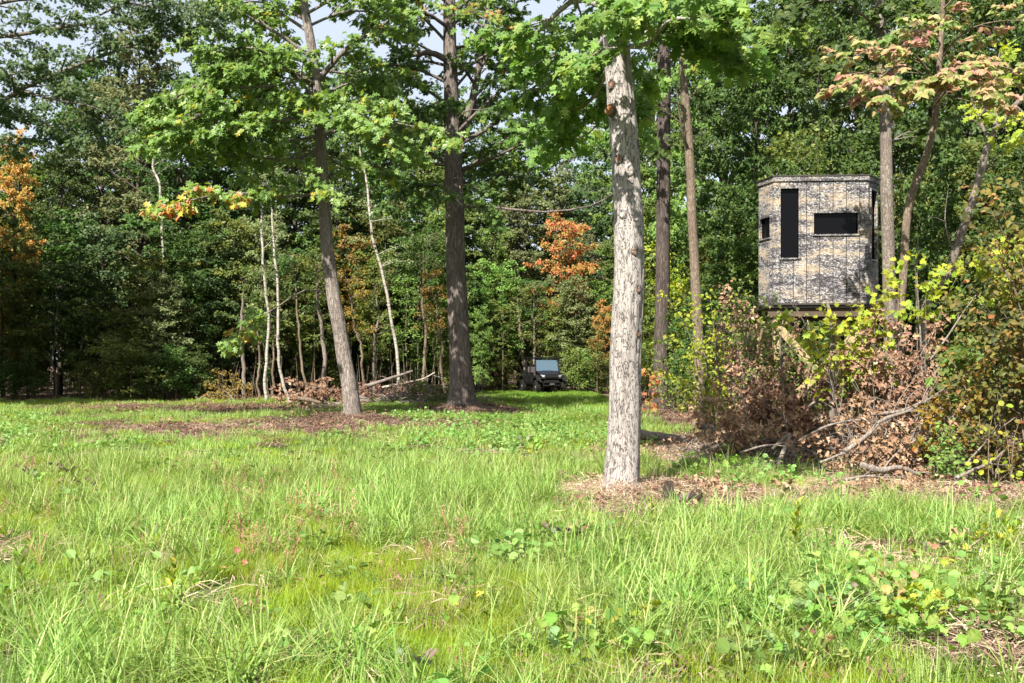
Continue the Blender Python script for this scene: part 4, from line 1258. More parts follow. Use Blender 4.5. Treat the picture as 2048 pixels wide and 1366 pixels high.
    bed = part('cargo_bed', matt, lambda b: (b.box((-.70, 2.6, .92), (.70, 3.95, .98)), b.box((-.72, 2.6, .90), (-.68, 3.95, 1.26), ch=.01), b.box((.68, 2.6, .90), (.72, 3.95, 1.26), ch=.01), b.box((-.68, 2.6, .985), (.68, 2.64, 1.26), ch=.01)))
    part('tailgate', matt, lambda b: b.box((-.68, 3.91, .985), (.68, 3.95, 1.26), ch=.01), bed)


build_utv()

# ------------------------------------------------------------------ the woods around the clearing
def proto_tree(name, seed, h, cb, cr, n, leaf, size, per, bark, mat, r0=.13, sub=(1.1, .42), step=(.5, .2), pitch=(.15, .7), prof=.55, lean=.2, wood_thin=.012, up=.72):
    """one kind of tree at the origin -> thing > trunk, crown"""
    rnd, g = random.Random(seed), np.random.default_rng(seed)
    root = thing(name, (0, 0, 0), None, None)
    k = 9
    h_ = h
    tp = np.stack([np.cumsum(g.normal(0, lean * h / 90, k)), np.cumsum(g.normal(0, lean * h / 90, k)), np.linspace(-.2, h * .90, k)], -1)
    tp[:, :2] -= tp[0, :2]
    wood, tw = MB(), []
    wood.tube(smooth_path(tp, 20), np.linspace(1, .12, 20) ** .9 * r0, 8, False)
    for i in range(n):
        f = (i + rnd.random()) / n
        z = cb + (h * .90 - cb) * f
        a = i * 2.4 + rnd.uniform(-.5, .5)
        l = cr * (min(1, .55 + f * 1.1) * (.30 + .70 * math.sqrt(max(0, 1 - max(0, (f - .5) / .52) ** 2)))) * rnd.uniform(.5, 1.2)
        b = np.array([np.interp(z, tp[:, 2], tp[:, 0]), np.interp(z, tp[:, 2], tp[:, 1]), z])
        ph = rnd.uniform(*pitch) + f * f * .6
        d = np.array([math.cos(a) * math.cos(ph), math.sin(a) * math.cos(ph), math.sin(ph)])
        path = smooth_path([b, b + d * l * .5 + (0, 0, .04 * l), b + d * l + np.array([0, 0, -.10 * l])], 5)
        spawn(rnd, path, r0 * .28 * (1 - .6 * f), .006, wood, tw, sub, step, .25, .12, .12, thin=wood_thin)
    wood.obj('trunk', bark, root, smooth=True)
    t0, t1 = tw_arr(tw)
    L = gen_leaves(g, t0, t1, per, size, up=up)
    mb = MB()
    add_leaves(mb, L, leaf)
    tag(mb.obj('crown', mat, root), kind='stuff')
    return root, len(L['s'])


PT = {'forest_tree': [], 'understory_tree': [], 'sapling': [], 'shrub': []}
for i in range(5):
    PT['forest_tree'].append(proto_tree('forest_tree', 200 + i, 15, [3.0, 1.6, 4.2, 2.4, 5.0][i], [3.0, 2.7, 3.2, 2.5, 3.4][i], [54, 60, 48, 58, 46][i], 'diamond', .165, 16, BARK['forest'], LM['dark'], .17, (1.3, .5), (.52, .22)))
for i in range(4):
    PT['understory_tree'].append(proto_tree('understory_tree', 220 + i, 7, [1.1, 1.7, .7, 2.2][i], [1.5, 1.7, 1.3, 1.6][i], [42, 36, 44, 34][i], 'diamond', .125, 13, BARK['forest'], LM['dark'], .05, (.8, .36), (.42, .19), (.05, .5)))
for i in range(3):
    PT['sapling'].append(proto_tree('sapling', 240 + i, 5, [1.6, 2.0, 1.2][i], [.9, 1.1, .8][i], [16, 14, 18][i], 'diamond', .11, 9, BARK['tan'], LM['oak'], .028, (.55, .28), (.4, .2), (.05, .5)))
for i in range(3):
    PT['shrub'].append(proto_tree('shrub', 260 + i, 1.9, .12, [1.0, 1.2, .9][i], [26, 28, 24][i], 'diamond', .085, 10, BARK['tan'], LM['olive'], .02, (.5, .24), (.26, .13), (.1, .9)))
USED = set()
MARKS = [(-60, 'the picture edge'), (35, 'the orange topped tree'), (315, 'the far white birch stem'), (527, 'the grey-white birch'), (562, 'the whitest birch'), (665, 'the slanting oak'), (768, 'the leaning birch'), (915, 'the thickest oak'),
         (1090, 'the utility vehicle'), (1250, 'the pale oak'), (1325, 'the straight dark trunk'), (1388, 'the slim bent tree'), (1580, "the blind's tall window"), (1668, "the blind's wide window"), (1773, 'the mottled trunk'), (1845, 'the crooked slender tree'), (1945, 'the leaning forked trunk'), (2050, 'the tall orange shrub')]


def locate(px, near='behind'):
    lx, nm = min(MARKS, key=lambda m: abs(px - m[0]))
    d = px - lx
    return ('directly %s ' % near if abs(d) < 16 else ('just ' if abs(d) < 55 else 'well ') + ('left of ' if d < 0 else 'right of ')) + nm


SEEN = set()
TONE = {'dark': 'dark green', 'blue': 'grey-green', 'olive': 'olive', 'pale': 'pale green', 'gold': 'golden yellow', 'oak': 'fresh green', 'yellowgreen': 'yellow-green', 'orange': 'orange', 'flame': 'orange-red'}


def plant_label(kind, px, D, h, mat):
    size = {'forest_tree': 'tall ', 'understory_tree': 'small ', 'sapling': 'slender ', 'shrub': 'low '}[kind]
    noun = {'forest_tree': 'tree', 'understory_tree': 'tree', 'sapling': 'sapling', 'shrub': 'shrub'}[kind]
    rank = 'front rank' if D < 48 else 'second rank' if D < 58 else 'far rank'
    for extra in ('', 'lighter ', 'bushier '):
        t = '%s%s%s %s %s, %s' % (extra if extra != 'lighter ' else 'wider ', size, TONE[mat], noun, locate(px), rank)
        if t not in SEEN:
            break
    SEEN.add(t)
    return t


MATN = {k: v for k, v in LM.items()}
WR = random.Random(99)


def plant(kind, i, px, D, h, mat, label, cat, group=None, wide=1.0, bark=None):
    protos_ = PT[kind]
    root = protos_[i % len(protos_)][0]
    h0 = {'forest_tree': 15, 'understory_tree': 7, 'sapling': 5, 'shrub': 1.9}[kind]
    x = (px - 1024) / F * D
    z = hz(x, D)
    sc = h / h0
    if group:
        label = plant_label(kind, px, D, h, mat)
    loc, scv, rz = (x, D, z), (sc * wide, sc * wide, sc), WR.uniform(-.7, .7)
    scv = (scv[0] * WR.choice((-1, 1)), scv[1], scv[2])
    mats = {'crown': LM[mat]}
    if bark:
        mats['trunk'] = BARK[bark]
    if root.name not in USED:
        USED.add(root.name)
        root.location, root.scale, root.rotation_euler = loc, scv, (0, 0, rz)
        tag(root, label, cat, group)
        for ch in root.children:
            k = ch.name.split('.')[0]
            if k in mats:
                ch.material_slots[0].link = 'OBJECT'
                ch.material_slots[0].material = mats[k]
        return root
    return copy_thing(root, loc, rz, scv, label, group, mats) if not cat else tag(copy_thing(root, loc, rz, scv, label, group, mats), cat=cat)


def topy(py, D):
    return EYE + (HOR - py) / F * D


# the left edge of the woods: tall trees, two ranks
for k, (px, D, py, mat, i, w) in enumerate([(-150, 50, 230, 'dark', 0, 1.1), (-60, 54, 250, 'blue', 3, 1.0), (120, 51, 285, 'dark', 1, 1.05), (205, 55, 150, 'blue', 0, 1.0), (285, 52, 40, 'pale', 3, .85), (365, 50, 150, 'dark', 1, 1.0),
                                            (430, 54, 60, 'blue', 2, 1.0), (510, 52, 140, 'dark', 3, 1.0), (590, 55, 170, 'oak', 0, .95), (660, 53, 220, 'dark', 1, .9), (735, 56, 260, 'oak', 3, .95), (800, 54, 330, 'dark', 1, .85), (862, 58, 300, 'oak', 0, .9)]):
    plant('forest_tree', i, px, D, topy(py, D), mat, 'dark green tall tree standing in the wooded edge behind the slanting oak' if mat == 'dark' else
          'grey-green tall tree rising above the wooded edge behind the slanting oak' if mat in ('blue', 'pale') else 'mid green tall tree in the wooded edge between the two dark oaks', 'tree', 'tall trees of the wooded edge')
for k in range(11):
    px, D = -190 + k * 105 + WR.uniform(-20, 20), WR.uniform(60, 67)
    plant('forest_tree', k, px, D, topy(255 + WR.uniform(-30, 50) if not 120 < px < 560 else 120 + WR.uniform(-20, 80), D), WR.choice(['dark', 'blue', 'dark', 'oak']), 'tall tree deep in the woods, mostly hidden behind the wooded edge', 'tree', 'trees deep in the woods')
for k, (px, D, py, mat, i) in enumerate([(690, 60, 120, 'blue', 2), (760, 64, 230, 'oak', 0), (830, 62, 190, 'pale', 3), (905, 66, 170, 'blue', 2), (985, 68, 250, 'oak', 0), (1050, 72, 230, 'blue', 4), (1120, 74, 260, 'pale', 2), (1190, 70, 250, 'blue', 1), (1250, 66, 200, 'oak', 2)]):
    plant('forest_tree', i, px, D, topy(py, D), mat, 'tallest %s crown rising in the distance between the dark oaks and the pale oak' % {'blue': 'grey-green', 'oak': 'green', 'pale': 'pale green'}[mat], 'tree', 'tall crowns in the distance', .85)
# the understory along that edge
for k, (px, D, py, mat, i, w) in enumerate([(-30, 46, 480, 'dark', 0, 1.2), (55, 45, 560, 'olive', 2, 1.1), (110, 47, 420, 'dark', 1, 1.2), (160, 45.5, 520, 'dark', 0, 1.2), (205, 47, 430, 'blue', 3, 1.1), (235, 44.5, 610, 'olive', 2, 1.1),
                                            (290, 45, 500, 'olive', 0, 1.1), (330, 44.2, 540, 'pale', 2, 1.1), (375, 46, 440, 'dark', 1, 1.1), (430, 46.5, 470, 'blue', 0, 1.1), (470, 47, 420, 'olive', 3, 1.0), (525, 48, 430, 'pale', 1, .9),
                                            (600, 48, 500, 'olive', 3, 1.0), (640, 50, 450, 'dark', 0, 1.0), (700, 50, 450, 'gold', 3, .85), (748, 49, 500, 'olive', 1, .9), (775, 52, 400, 'olive', 0, 1.0), (835, 50, 450, 'dark', 3, 1.0), (880, 52, 420, 'oak', 0, 1.0), (905, 47, 600, 'olive', 2, .9)]):
    lab = {'dark': 'dark green small tree in the shade of the wooded edge', 'blue': 'blue-green small tree in the wooded edge', 'olive': 'olive green small tree at the front of the wooded edge',
           'pale': 'pale dusty green bushy small tree at the wooded edge', 'gold': 'golden yellow small tree between the two dark oaks', 'oak': 'fresh green small tree beside the thickest oak'}[mat]
    plant('understory_tree', i, px, D, topy(py, D), mat, lab, 'tree', 'small trees along the wooded edge', w)
plant('forest_tree', 1, 30, 46, topy(250, 46), 'orange', 'orange topped autumn tree at the far edge of the picture under the reaching boughs', 'tree', None, .62)
plant('understory_tree', 2, 5, 44.5, topy(420, 44.5), 'olive', 'olive and yellow-green bushy tree below the orange topped tree', 'tree', None, 1.25)
# the woods carry on beside the clearing, past the frame, and shade that edge
for k, (x_, D, h, mat) in enumerate([(-21.8, 34.5, 19, 'dark'), (-25.5, 33, 17, 'oak'), (-25.5, 38.5, 14, 'olive'), (-23.0, 41, 12, 'dark'), (-29, 37, 15, 'blue'), (-28.5, 42, 12, 'pale')]):
    plant('forest_tree', k, x_ / D * F + 1024, D, h, mat, '', 'tree', 'trees beside the clearing past the picture edge', 1.15)
# behind the vehicle
for k, (px, D, py, mat, i, w) in enumerate([(930, 62, 370, 'dark', 0, .9), (985, 60, 400, 'oak', 3, .8), (1040, 66, 350, 'pale', 1, .9), (1110, 70, 335, 'pale', 0, 1.0), (1185, 66, 390, 'blue', 2, .9), (1240, 62, 430, 'oak', 1, .8), (1290, 52, 380, 'yellowgreen', 3, .55), (1010, 75, 340, 'oak', 2, 1.0), (1160, 78, 345, 'blue', 4, 1.0)]):
    plant('forest_tree', i, px, D, topy(py, D), mat, 'tall %s tree beyond the end of the track behind the utility vehicle' % {'dark': 'dark green', 'oak': 'green', 'pale': 'pale green', 'blue': 'grey-green', 'yellowgreen': 'bright yellow-green'}[mat], 'tree', 'trees beyond the end of the track', w)
plant('understory_tree', 3, 1132, 57, topy(422, 57), 'flame', 'orange-red autumn tree standing above the utility vehicle', 'tree', None, .82)
plant('understory_tree', 2, 1152, 55, topy(545, 55), 'pale', 'round grey-green small tree just behind the utility vehicle', 'tree', None, 1.15)
plant('understory_tree', 3, 1208, 54, topy(600, 54), 'orange', 'low orange leaved small tree between the vehicle and the pale oak', 'tree', None, .7)
plant('understory_tree', 0, 965, 44, topy(610, 44), 'oak', 'fresh green leafy sapling just past the thickest oak', 'tree', None, .8)
for k, (px, D, py, mat, i) in enumerate([(945, 56, 560, 'dark', 0), (1000, 57, 520, 'oak', 1), (1060, 58, 560, 'olive', 3), (1085, 56.5, 610, 'olive', 2), (1175, 57, 620, 'olive', 0), (1215, 56, 560, 'oak', 1), (1150, 60, 470, 'pale', 3), (1118, 55.8, 590, 'olive', 2)]):
    plant('understory_tree', i, px, D, topy(py, D), mat, '%s small tree at the end of the track behind the utility vehicle' % {'dark': 'dark green', 'oak': 'green', 'olive': 'olive', 'pale': 'pale green'}[mat], 'tree', 'small trees at the end of the track', 1.1)
# woods behind the blind
for k, (px, D, py, mat, i, w) in enumerate([(1320, 50, 180, 'oak', 1, .8), (1385, 46, 60, 'oak', 0, .75), (1455, 40, -40, 'dark', 2, .8), (1510, 36, 40, 'dark', 1, .7), (1580, 38, -60, 'dark', 0, .75), (1640, 33, 0, 'dark', 3, .7), (1710, 36, -90, 'dark', 2, .75), (1790, 32, -100, 'dark', 1, .7),
                                            (1860, 35, -120, 'oak', 0, .75), (1930, 31, -150, 'dark', 3, .7), (2000, 29, -160, 'dark', 1, .7), (2080, 31, -180, 'dark', 0, .75), (2170, 27, -200, 'dark', 2, .7)]):
    plant('forest_tree', i, px, D, topy(py, D), mat, 'tall %s tree in the shade behind the camouflage blind' % {'dark': 'dark green', 'oak': 'mid green'}[mat], 'tree', 'tall trees behind the blind', w)
for k in range(9):
    px, D = 1330 + k * 105 + WR.uniform(-25, 25), WR.uniform(44, 56)
    plant('forest_tree', k + 2, px, D, topy(-60, D), WR.choice(['dark', 'oak', 'blue']), 'tall tree deep in the woods beyond the camouflage blind', 'tree', 'deep trees beyond the blind', .9)
for k, (px, D, py, mat, i, w) in enumerate([(1345, 38, 520, 'yellowgreen', 2, .9), (1425, 34, 470, 'olive', 0, 1.0), (1480, 30, 380, 'dark', 1, .9), (1545, 27, 330, 'dark', 3, .9), (1620, 28, 250, 'olive', 0, .9), (1700, 26, 230, 'dark', 1, .8), (1840, 26, 330, 'olive', 0, .8), (1900, 24, 250, 'dark', 3, .8),
                                            (1990, 23, 280, 'olive', 1, .8), (2070, 21, 250, 'dark', 0, .9), (1760, 27, 420, 'dark', 2, .9), (1460, 28, 560, 'pale', 2, .8)]):
    plant('understory_tree', i, px, D, topy(py, D), mat, '%s small tree among the trunks behind the camouflage blind' % {'dark': 'dark green', 'olive': 'olive', 'yellowgreen': 'bright yellow-green', 'pale': 'pale green'}[mat], 'tree', 'small trees behind the blind', w)

for k, (px, D, h, mat, i, w) in enumerate([(-20, 43.5, 2.0, 'dark', 0, 1.2), (48, 43.6, 1.6, 'dark', 1, 1.2), (170, 43.4, 1.5, 'olive', 2, 1.1), (222, 43, 1.9, 'olive', 0, 1.2), (262, 42.6, 2.3, 'olive', 1, 1.2), (300, 42.8, 1.8, 'dark', 2, 1.3), (352, 43.2, 2.1, 'dark', 0, 1.2), (395, 43.4, 1.8, 'dark', 1, 1.2), (930, 49, 1.8, 'olive', 2, 1.2), (1010, 55.5, 1.7, 'olive', 1, 1.3),
                                           (1148, 53.5, 2.2, 'olive', 0, 1.0), (1180, 54, 2.0, 'oak', 2, 1.2), (1215, 53, 1.7, 'olive', 1, 1.2), (1295, 44, 2.0, 'olive', 0, 1.2), (1350, 41, 2.4, 'yellowgreen', 2, 1.2)]):
    plant('shrub', i, px, D, h, mat, '%s low shrub at the foot of the %s' % ({'dark': 'dark green', 'olive': 'olive', 'oak': 'green', 'yellowgreen': 'yellow-green'}[mat], 'wooded edge' if px < 900 else 'trees around the utility vehicle' if px < 1250 else 'trees behind the straight dark trunk'), 'shrub', 'low shrubs along the woods', w)
for k, (px, D, py, mat, i) in enumerate([(905, 50, 560, 'oak', 0), (1005, 54.5, 600, 'olive', 1), (1195, 52.5, 640, 'olive', 2), (630, 46, 560, 'olive', 1), (815, 47, 540, 'oak', 2), (1300, 40, 480, 'yellowgreen', 0)]):
    plant('sapling', i, px, D, topy(py, D), mat, '%s slender sapling standing free at the edge of the woods ' % {'olive': 'olive', 'oak': 'fresh green', 'yellowgreen': 'yellow-green'}[mat] + {905: 'beside the thickest oak', 1005: 'left of the utility vehicle', 1195: 'right of the utility vehicle', 630: 'behind the slanting oak', 815: 'behind the leaning birch', 1300: 'behind the pale oak'}[px], 'sapling', None, 1.2)
for kind_ in PT.values():
    for rt, _n in kind_:
        if rt.name not in USED:
            for ch in list(rt.children):
                bpy.data.objects.remove(ch)
            bpy.data.objects.remove(rt)

# everything further back reads as one mass
far = bpy.data.collections.new('far_wood')
for i in range(5):
    rt = PT['forest_tree'][i][0]
    ch = [c for c in rt.children if c.name.startswith('crown')][0]
    far.objects.link(bpy.data.objects.new('far_wood.%03d' % i, ch.data))
g = np.random.default_rng(8)
pts = []
for k in range(330):
    D = g.uniform(66, 120)
    px = g.uniform(-500, 2550)
    if 560 < px < 1280:
        D = g.uniform(80, 125)
    pts.append(((px - 1024) / F * D, D, -.5))
pts = np.array(pts)
scatter('forest', far, 5, pts, g, .75, 1.1, .03, label='the depth of the woods behind the wooded edge', scl=np.where((np.abs(pts[:, 0] / pts[:, 1] * F + 100) < 380), g.uniform(.75, .95, len(pts)), g.uniform(.85, 1.2, len(pts))))
low = bpy.data.collections.new('undergrowth')
for i in range(4):
    rt = PT['understory_tree'][i][0]
    ch = [c for c in rt.children if c.name.startswith('crown')][0]
    me = ch.data.copy()
    me.materials.clear()
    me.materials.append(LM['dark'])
    low.objects.link(bpy.data.objects.new('undergrowth.%03d' % i, me))
pts = []
for k in range(520):
    D = g.uniform(47, 72)
    px = g.uniform(-350, 2500)
    if px > 880 and px < 1300:
        D = g.uniform(58, 80)
    if px > 1380:
        D = g.uniform(23, 52)
    pts.append(((px - 1024) / F * D, D, -.15))
scatter('undergrowth', low, 4, np.array(pts), g, .25, .75, .08, label='shaded leafy undergrowth filling the woods')
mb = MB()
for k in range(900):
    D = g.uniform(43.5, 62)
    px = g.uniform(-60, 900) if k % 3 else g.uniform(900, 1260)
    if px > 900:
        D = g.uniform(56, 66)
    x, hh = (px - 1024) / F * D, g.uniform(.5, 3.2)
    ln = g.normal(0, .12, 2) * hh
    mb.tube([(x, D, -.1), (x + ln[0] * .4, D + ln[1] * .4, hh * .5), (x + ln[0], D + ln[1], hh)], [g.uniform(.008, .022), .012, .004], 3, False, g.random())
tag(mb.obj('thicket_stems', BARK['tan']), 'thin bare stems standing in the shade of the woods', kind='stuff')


# slim trunks that show along the edge
def slim(name, label, pts, w, D, bark, mat='pale', crown=.9, group=None, seed=0, leaf=.10):
    b = P(*pts[0], D)
    z0 = hz(b[0], D)
    root = thing(name, (b[0], D, z0), label, 'tree', group)
    path = [(b[0], D, z0 - .1)] + [tuple(P(x, y, D)) for x, y in pts[1:]]
    top = np.array(path[-1])
    d = nrm(top - np.array(path[-2]))
    path.append(tuple(top + d * 1.6 + (0, 0, .4)))
    pp = smooth_path(path, 26) - np.array(root.location)
    wob = np.random.default_rng(seed + 500)
    pp[2:-1, 0] += np.convolve(wob.normal(0, .055, 30), np.ones(4) / 2, 'same')[2:25]
    pp[2:-1, 1] += np.convolve(wob.normal(0, .055, 30), np.ones(4) / 2, 'same')[2:25]
    mb = MB()
    r = w / F * D / 2
    mb.tube(pp, np.interp(np.linspace(0, 1, 26), [0, .1, .75, 1], [1.25, 1.05, .7, .12]) * r, 10, True)
    mb.obj('trunk', bark, root, smooth=True)
    rnd, g = random.Random(seed), np.random.default_rng(seed)
    tw = []
    for q in range(20):
        i = rnd.randrange(11, 26) if q < 13 else rnd.randrange(20, 26)
        a = rnd.uniform(0, 6.28)
        l = crown * rnd.uniform(.6, 1.2)
        e = pp[i] + np.array([math.cos(a) * l, math.sin(a) * l, rnd.uniform(.1, .7) * l])
        wood = MB()
        spawn(rnd, [pp[i], (pp[i] + e) / 2 + (0, 0, .05), e], .012, .004, wood, tw, (.45, .25), (.3, .16), .3, thin=.004)
        wood.obj('branch', bark, root)
    t0, t1 = tw_arr(tw)
    mb = MB()
    add_leaves(mb, gen_leaves(g, t0, t1, 7, leaf), 'diamond')
    tag(mb.obj('crown', LM[mat], root), kind='stuff')


slim('birch_tree', 'leaning white birch trunk beside the brush heap between the two dark oaks', [(797, 797), (796, 740), (781, 640), (764, 540), (746, 460), (734, 380), (724, 310)], 6.5, 40, BARK['birch'], 'pale', seed=1)
slim('birch_tree', 'whitest thin birch trunk, slightly leaning, left of the slanting oak', [(583, 816), (571, 760), (559, 660), (549, 540), (541, 420)], 6.5, 38.5, BARK['birch'], 'pale', seed=2)
slim('birch_tree', 'grey-white birch trunk standing upright next to the whitest thin birch', [(533, 800), (534, 700), (528, 560), (525, 410)], 6.5, 41, BARK['birch'], 'pale', seed=3)
slim('birch_tree', 'far white birch stem showing high in the dark wooded edge', [(332, 790), (328, 600), (321, 400), (311, 335)], 6, 47, BARK['birch'], 'blue', seed=4)
TR = [((489, 790), (488, 715), (484, 640), 8), ((520, 800), (516, 720), (520, 640), 5), ((553, 805), (548, 760), (545, 690), 5), ((655, 775), (645, 690), (638, 610), 9), ((614, 780), (600, 680), (592, 600), 5), ((733, 778), (720, 700), (706, 640), 5), ((748, 768), (750, 700), (753, 640), 6),
      ((846, 762), (847, 650), (850, 560), 6), ((893, 760), (884, 690), (874, 640), 6), ((112, 790), (108, 720), (109, 640), 4), ((70, 795), (66, 740), (60, 690), 4), ((365, 790), (362, 745), (366, 700), 5), ((160, 792), (158, 745), (163, 700), 4), ((982, 780), (983, 730), (985, 690), 5),
      ((1047, 720), (1046, 690), (1042, 655), 7), ((1070, 712), (1068, 680), (1066, 640), 5), ((1158, 770), (1158, 700), (1160, 650), 4), ((1150, 740), (1148, 690), (1150, 640), 5), ((958, 785), (955, 745), (954, 700), 5)]
for k, (a, b, c, w) in enumerate(TR):
    lab = 'thin bare-stemmed young tree in front of the dark wooded edge' if a[0] < 500 else 'thin bare-stemmed young tree between the two dark oaks' if a[0] < 940 else 'thin pale stemmed young tree at the end of the track'
    lab = 'thin bare-stemmed young tree with %s leaves %s%s' % (('olive', 'dark green', 'golden')[k % 3] if 600 < a[0] < 900 else ('olive', 'dark green')[k % 2], locate(a[0]), '')
    if lab in SEEN:
        lab = lab.replace('thin ', 'thinner ')
    SEEN.add(lab)
    slim('sapling', lab, [a, b, c], w, 45 if a[0] < 940 else 56, BARK['tan' if k % 3 else 'grey'], ('olive', 'dark', 'gold')[k % 3] if a[0] > 600 and a[0] < 900 else ('olive', 'dark')[k % 2], .9, 'thin young trees', 20 + k)


# ------------------------------------------------------------------ shrubs and brambles
def bush(name, label, cat, base, D, tips, leafk, mat, size, per, r=.012, sub=(.5, .24), step=(.22, .1), seed=0, bark='tan', parts=0, start=.25, droop=.25, up=.7, sag=0.0, group=None, dens=1.0, woodpart='stem', spread=.25, lean=None):
    x, y = (base[0] - 1024) / F * D, D
    root = thing(name, (x, y, hz(x, y)), label, cat, group)
    rnd, g = random.Random(seed), np.random.default_rng(seed)
    TW = []
    rl = np.array(root.location)
    for t in tips:
        tp = P(t[0], t[1], D + (t[2] if len(t) > 2 else rnd.uniform(-.4, .4)))
        b = rl + np.array([rnd.uniform(-spread, spread), rnd.uniform(-spread, spread), -.05])
        m = b * .5 + tp * .5 + np.array([(b[0] - tp[0]) * .12, 0, .18 * np.linalg.norm(tp - b) * (1 - sag)])
        wood, tw = MB(), []
        spawn(rnd, smooth_path([b, m, tp], 8), r * rnd.uniform(.7, 1.3), .003, wood, tw, sub, step, start, .08, .14, thin=.002)
        for i in range(len(wood.v)):
            wood.v[i] = wood.v[i] - rl
        wood.obj(woodpart, BARK[bark], root, smooth=True)
        rnd.shuffle(tw)
        TW += tw[:max(1, int(len(tw) * dens))]
    if leafk:
        t0, t1 = tw_arr(TW)
        L = gen_leaves(g, t0, t1, per, size, up=up, droop=droop, sunward=.85)
        if parts:
            L = leaf_parts(L, leafk, LM[mat], root, parts)
        mb = MB()
        add_leaves(mb, L, leafk, rl)
        tag(mb.obj('foliage', LM[mat], root), kind='stuff')
    return root


# yellow-green maple sprays in front of the blind
bush('maple_sapling', 'bright yellow-green maple sapling spreading its leaves below the blind', 'sapling', (1720, 860), 15.0, [(1570, 640), (1640, 640), (1700, 610), (1770, 590), (1740, 650), (1700, 680), (1640, 690), (1780, 630), (1660, 620), (1720, 640), (1750, 700)], 'maple', 'yellowgreen', .105, 5, .012, (.5, .24), (.32, .14), 31, 'grey', 260, .5, .2, dens=.8)
bush('maple_sapling', 'yellow-green maple bough spreading across the trunks right of the blind', 'sapling', (1830, 850), 15.6, [(1780, 545), (1830, 525), (1880, 545), (1920, 540), (1850, 560), (1800, 565)], 'maple', 'yellowgreen', .105, 5, .012, (.45, .22), (.3, .14), 32, 'grey', 160, .74, .2, dens=.65)
bush('maple_sapling', 'brightest yellow maple spray at the edge of the picture above the orange shrubs', 'sapling', (2075, 850), 13.5, [(1975, 505), (2010, 490), (2040, 480), (1960, 510), (2040, 510)], 'maple', 'yellowgreen', .10, 5, .010, (.4, .2), (.22, .11), 33, 'tan', 80, .75, .2)
bush('oak_sapling', 'small bright green oak sapling among the dead brown leaves', 'sapling', (1930, 860), 14.0, [(1915, 690), (1945, 700), (1930, 720), (1900, 710)], 'oak', 'oak', .16, 5, .010, (.3, .2), (.2, .12), 34, 'tan', 60, .5, .15)
# yellow-green brambles between the pale oak and the blind
bush('bramble', 'tangle of yellow-green leaved brambles and thin twigs left of the blind', 'shrub', (1430, 850), 18.5, [(1330, 590), (1360, 570), (1390, 620), (1420, 590), (1450, 610), (1480, 600), (1500, 650), (1350, 680), (1400, 700), (1450, 690), (1490, 720), (1380, 760), (1440, 770), (1500, 780), (1330, 740)], 'ovate', 'yellowgreen', .085, 4, .010, (.6, .26), (.3, .15), 41, 'grey', 120, .2, .35, .6)
bush('bramble', 'yellowing vines hanging below the front edge of the blind', 'shrub', (1540, 860), 16.2, [(1470, 590), (1500, 620), (1530, 600), (1545, 640), (1590, 630), (1640, 720), (1520, 680), (1490, 660), (1560, 690), (1520, 740), (1490, 740), (1470, 620)], 'ovate', 'olive', .08, 4, .010, (.6, .26), (.28, .14), 42, 'grey', 120, .3, .35, .6)
bush('bramble', 'dusky pink leaved vine standing up against the left side of the blind', 'shrub', (1490, 860), 17.0, [(1455, 575), (1475, 600), (1460, 640), (1490, 650), (1440, 660)], 'ovate', 'dead', .08, 5, .009, (.4, .22), (.24, .12), 43, 'grey', 0, .5, .3)
bush('understory_shrub', 'green leaved shrub in the gap between the dark trunk and the slim bent tree', 'shrub', (1355, 840), 30, [(1300, 700), (1340, 690), (1390, 720), (1420, 700), (1360, 760), (1320, 770), (1400, 780)], 'ovate', 'olive', .10, 5, .012, (.7, .3), (.3, .15), 44, 'grey', 0, .15)
bush('oak_seedling', 'rusty orange oak seedling in front of the dark straight trunk', 'seedling', (1307, 835), 24, [(1296, 740), (1312, 788), (1304, 798)], 'oak', 'flame', .13, 3, .008, (.2, .12), (.12, .08), 45, 'tan', 0, .7, .5)
# orange and olive shrubs at the right edge
bush('edge_shrub', 'tall shrub of orange and olive leaves filling the edge of the picture', 'shrub', (2090, 930), 12.2, [(1930, 430), (1960, 380), (2000, 400), (2040, 360), (1980, 470), (2030, 450), (1930, 560), (1980, 580), (2040, 540), (1900, 610), (1960, 640), (2030, 620), (2060, 500)], 'ovate', 'shrub', .085, 5, .014, (.55, .26), (.26, .12), 51, 'tan', 300, .35, .35)
bush('edge_shrub', 'lower shrub of dull olive and bronze leaves beneath the tall orange shrub', 'shrub', (2010, 955), 12.6, [(1890, 700), (1930, 680), (1980, 690), (2030, 700), (1900, 780), (1960, 760), (2020, 780), (1930, 840), (1990, 840), (2040, 850), (1900, 860), (1960, 900), (2030, 910), (2080, 760), (2070, 640), (2000, 660)], 'ovate', 'shrub', .08, 4, .011, (.5, .25), (.24, .12), 52, 'tan', 200, .2, .3)
bush('edge_shrub', 'leafy green stem growing upright at the foot of the dead brown brush', 'shrub', (1893, 955), 12.4, [(1890, 860), (1900, 850), (1885, 890), (1905, 900), (1880, 920)], 'ovate', 'oak', .06, 5, .008, (.22, .12), (.12, .07), 53, 'tan', 60, .2, .1)
bush('round_leaved_shrub', 'shrub with round pale yellow leaves low at the edge of the picture', 'shrub', (2010, 960), 11.8, [(1985, 830), (2010, 850), (2030, 880), (1990, 900), (2040, 840)], 'round', 'yellowgreen', .065, 2, .007, (.3, .16), (.26, .15), 54, 'tan', 70, .35, .2, dens=.5)
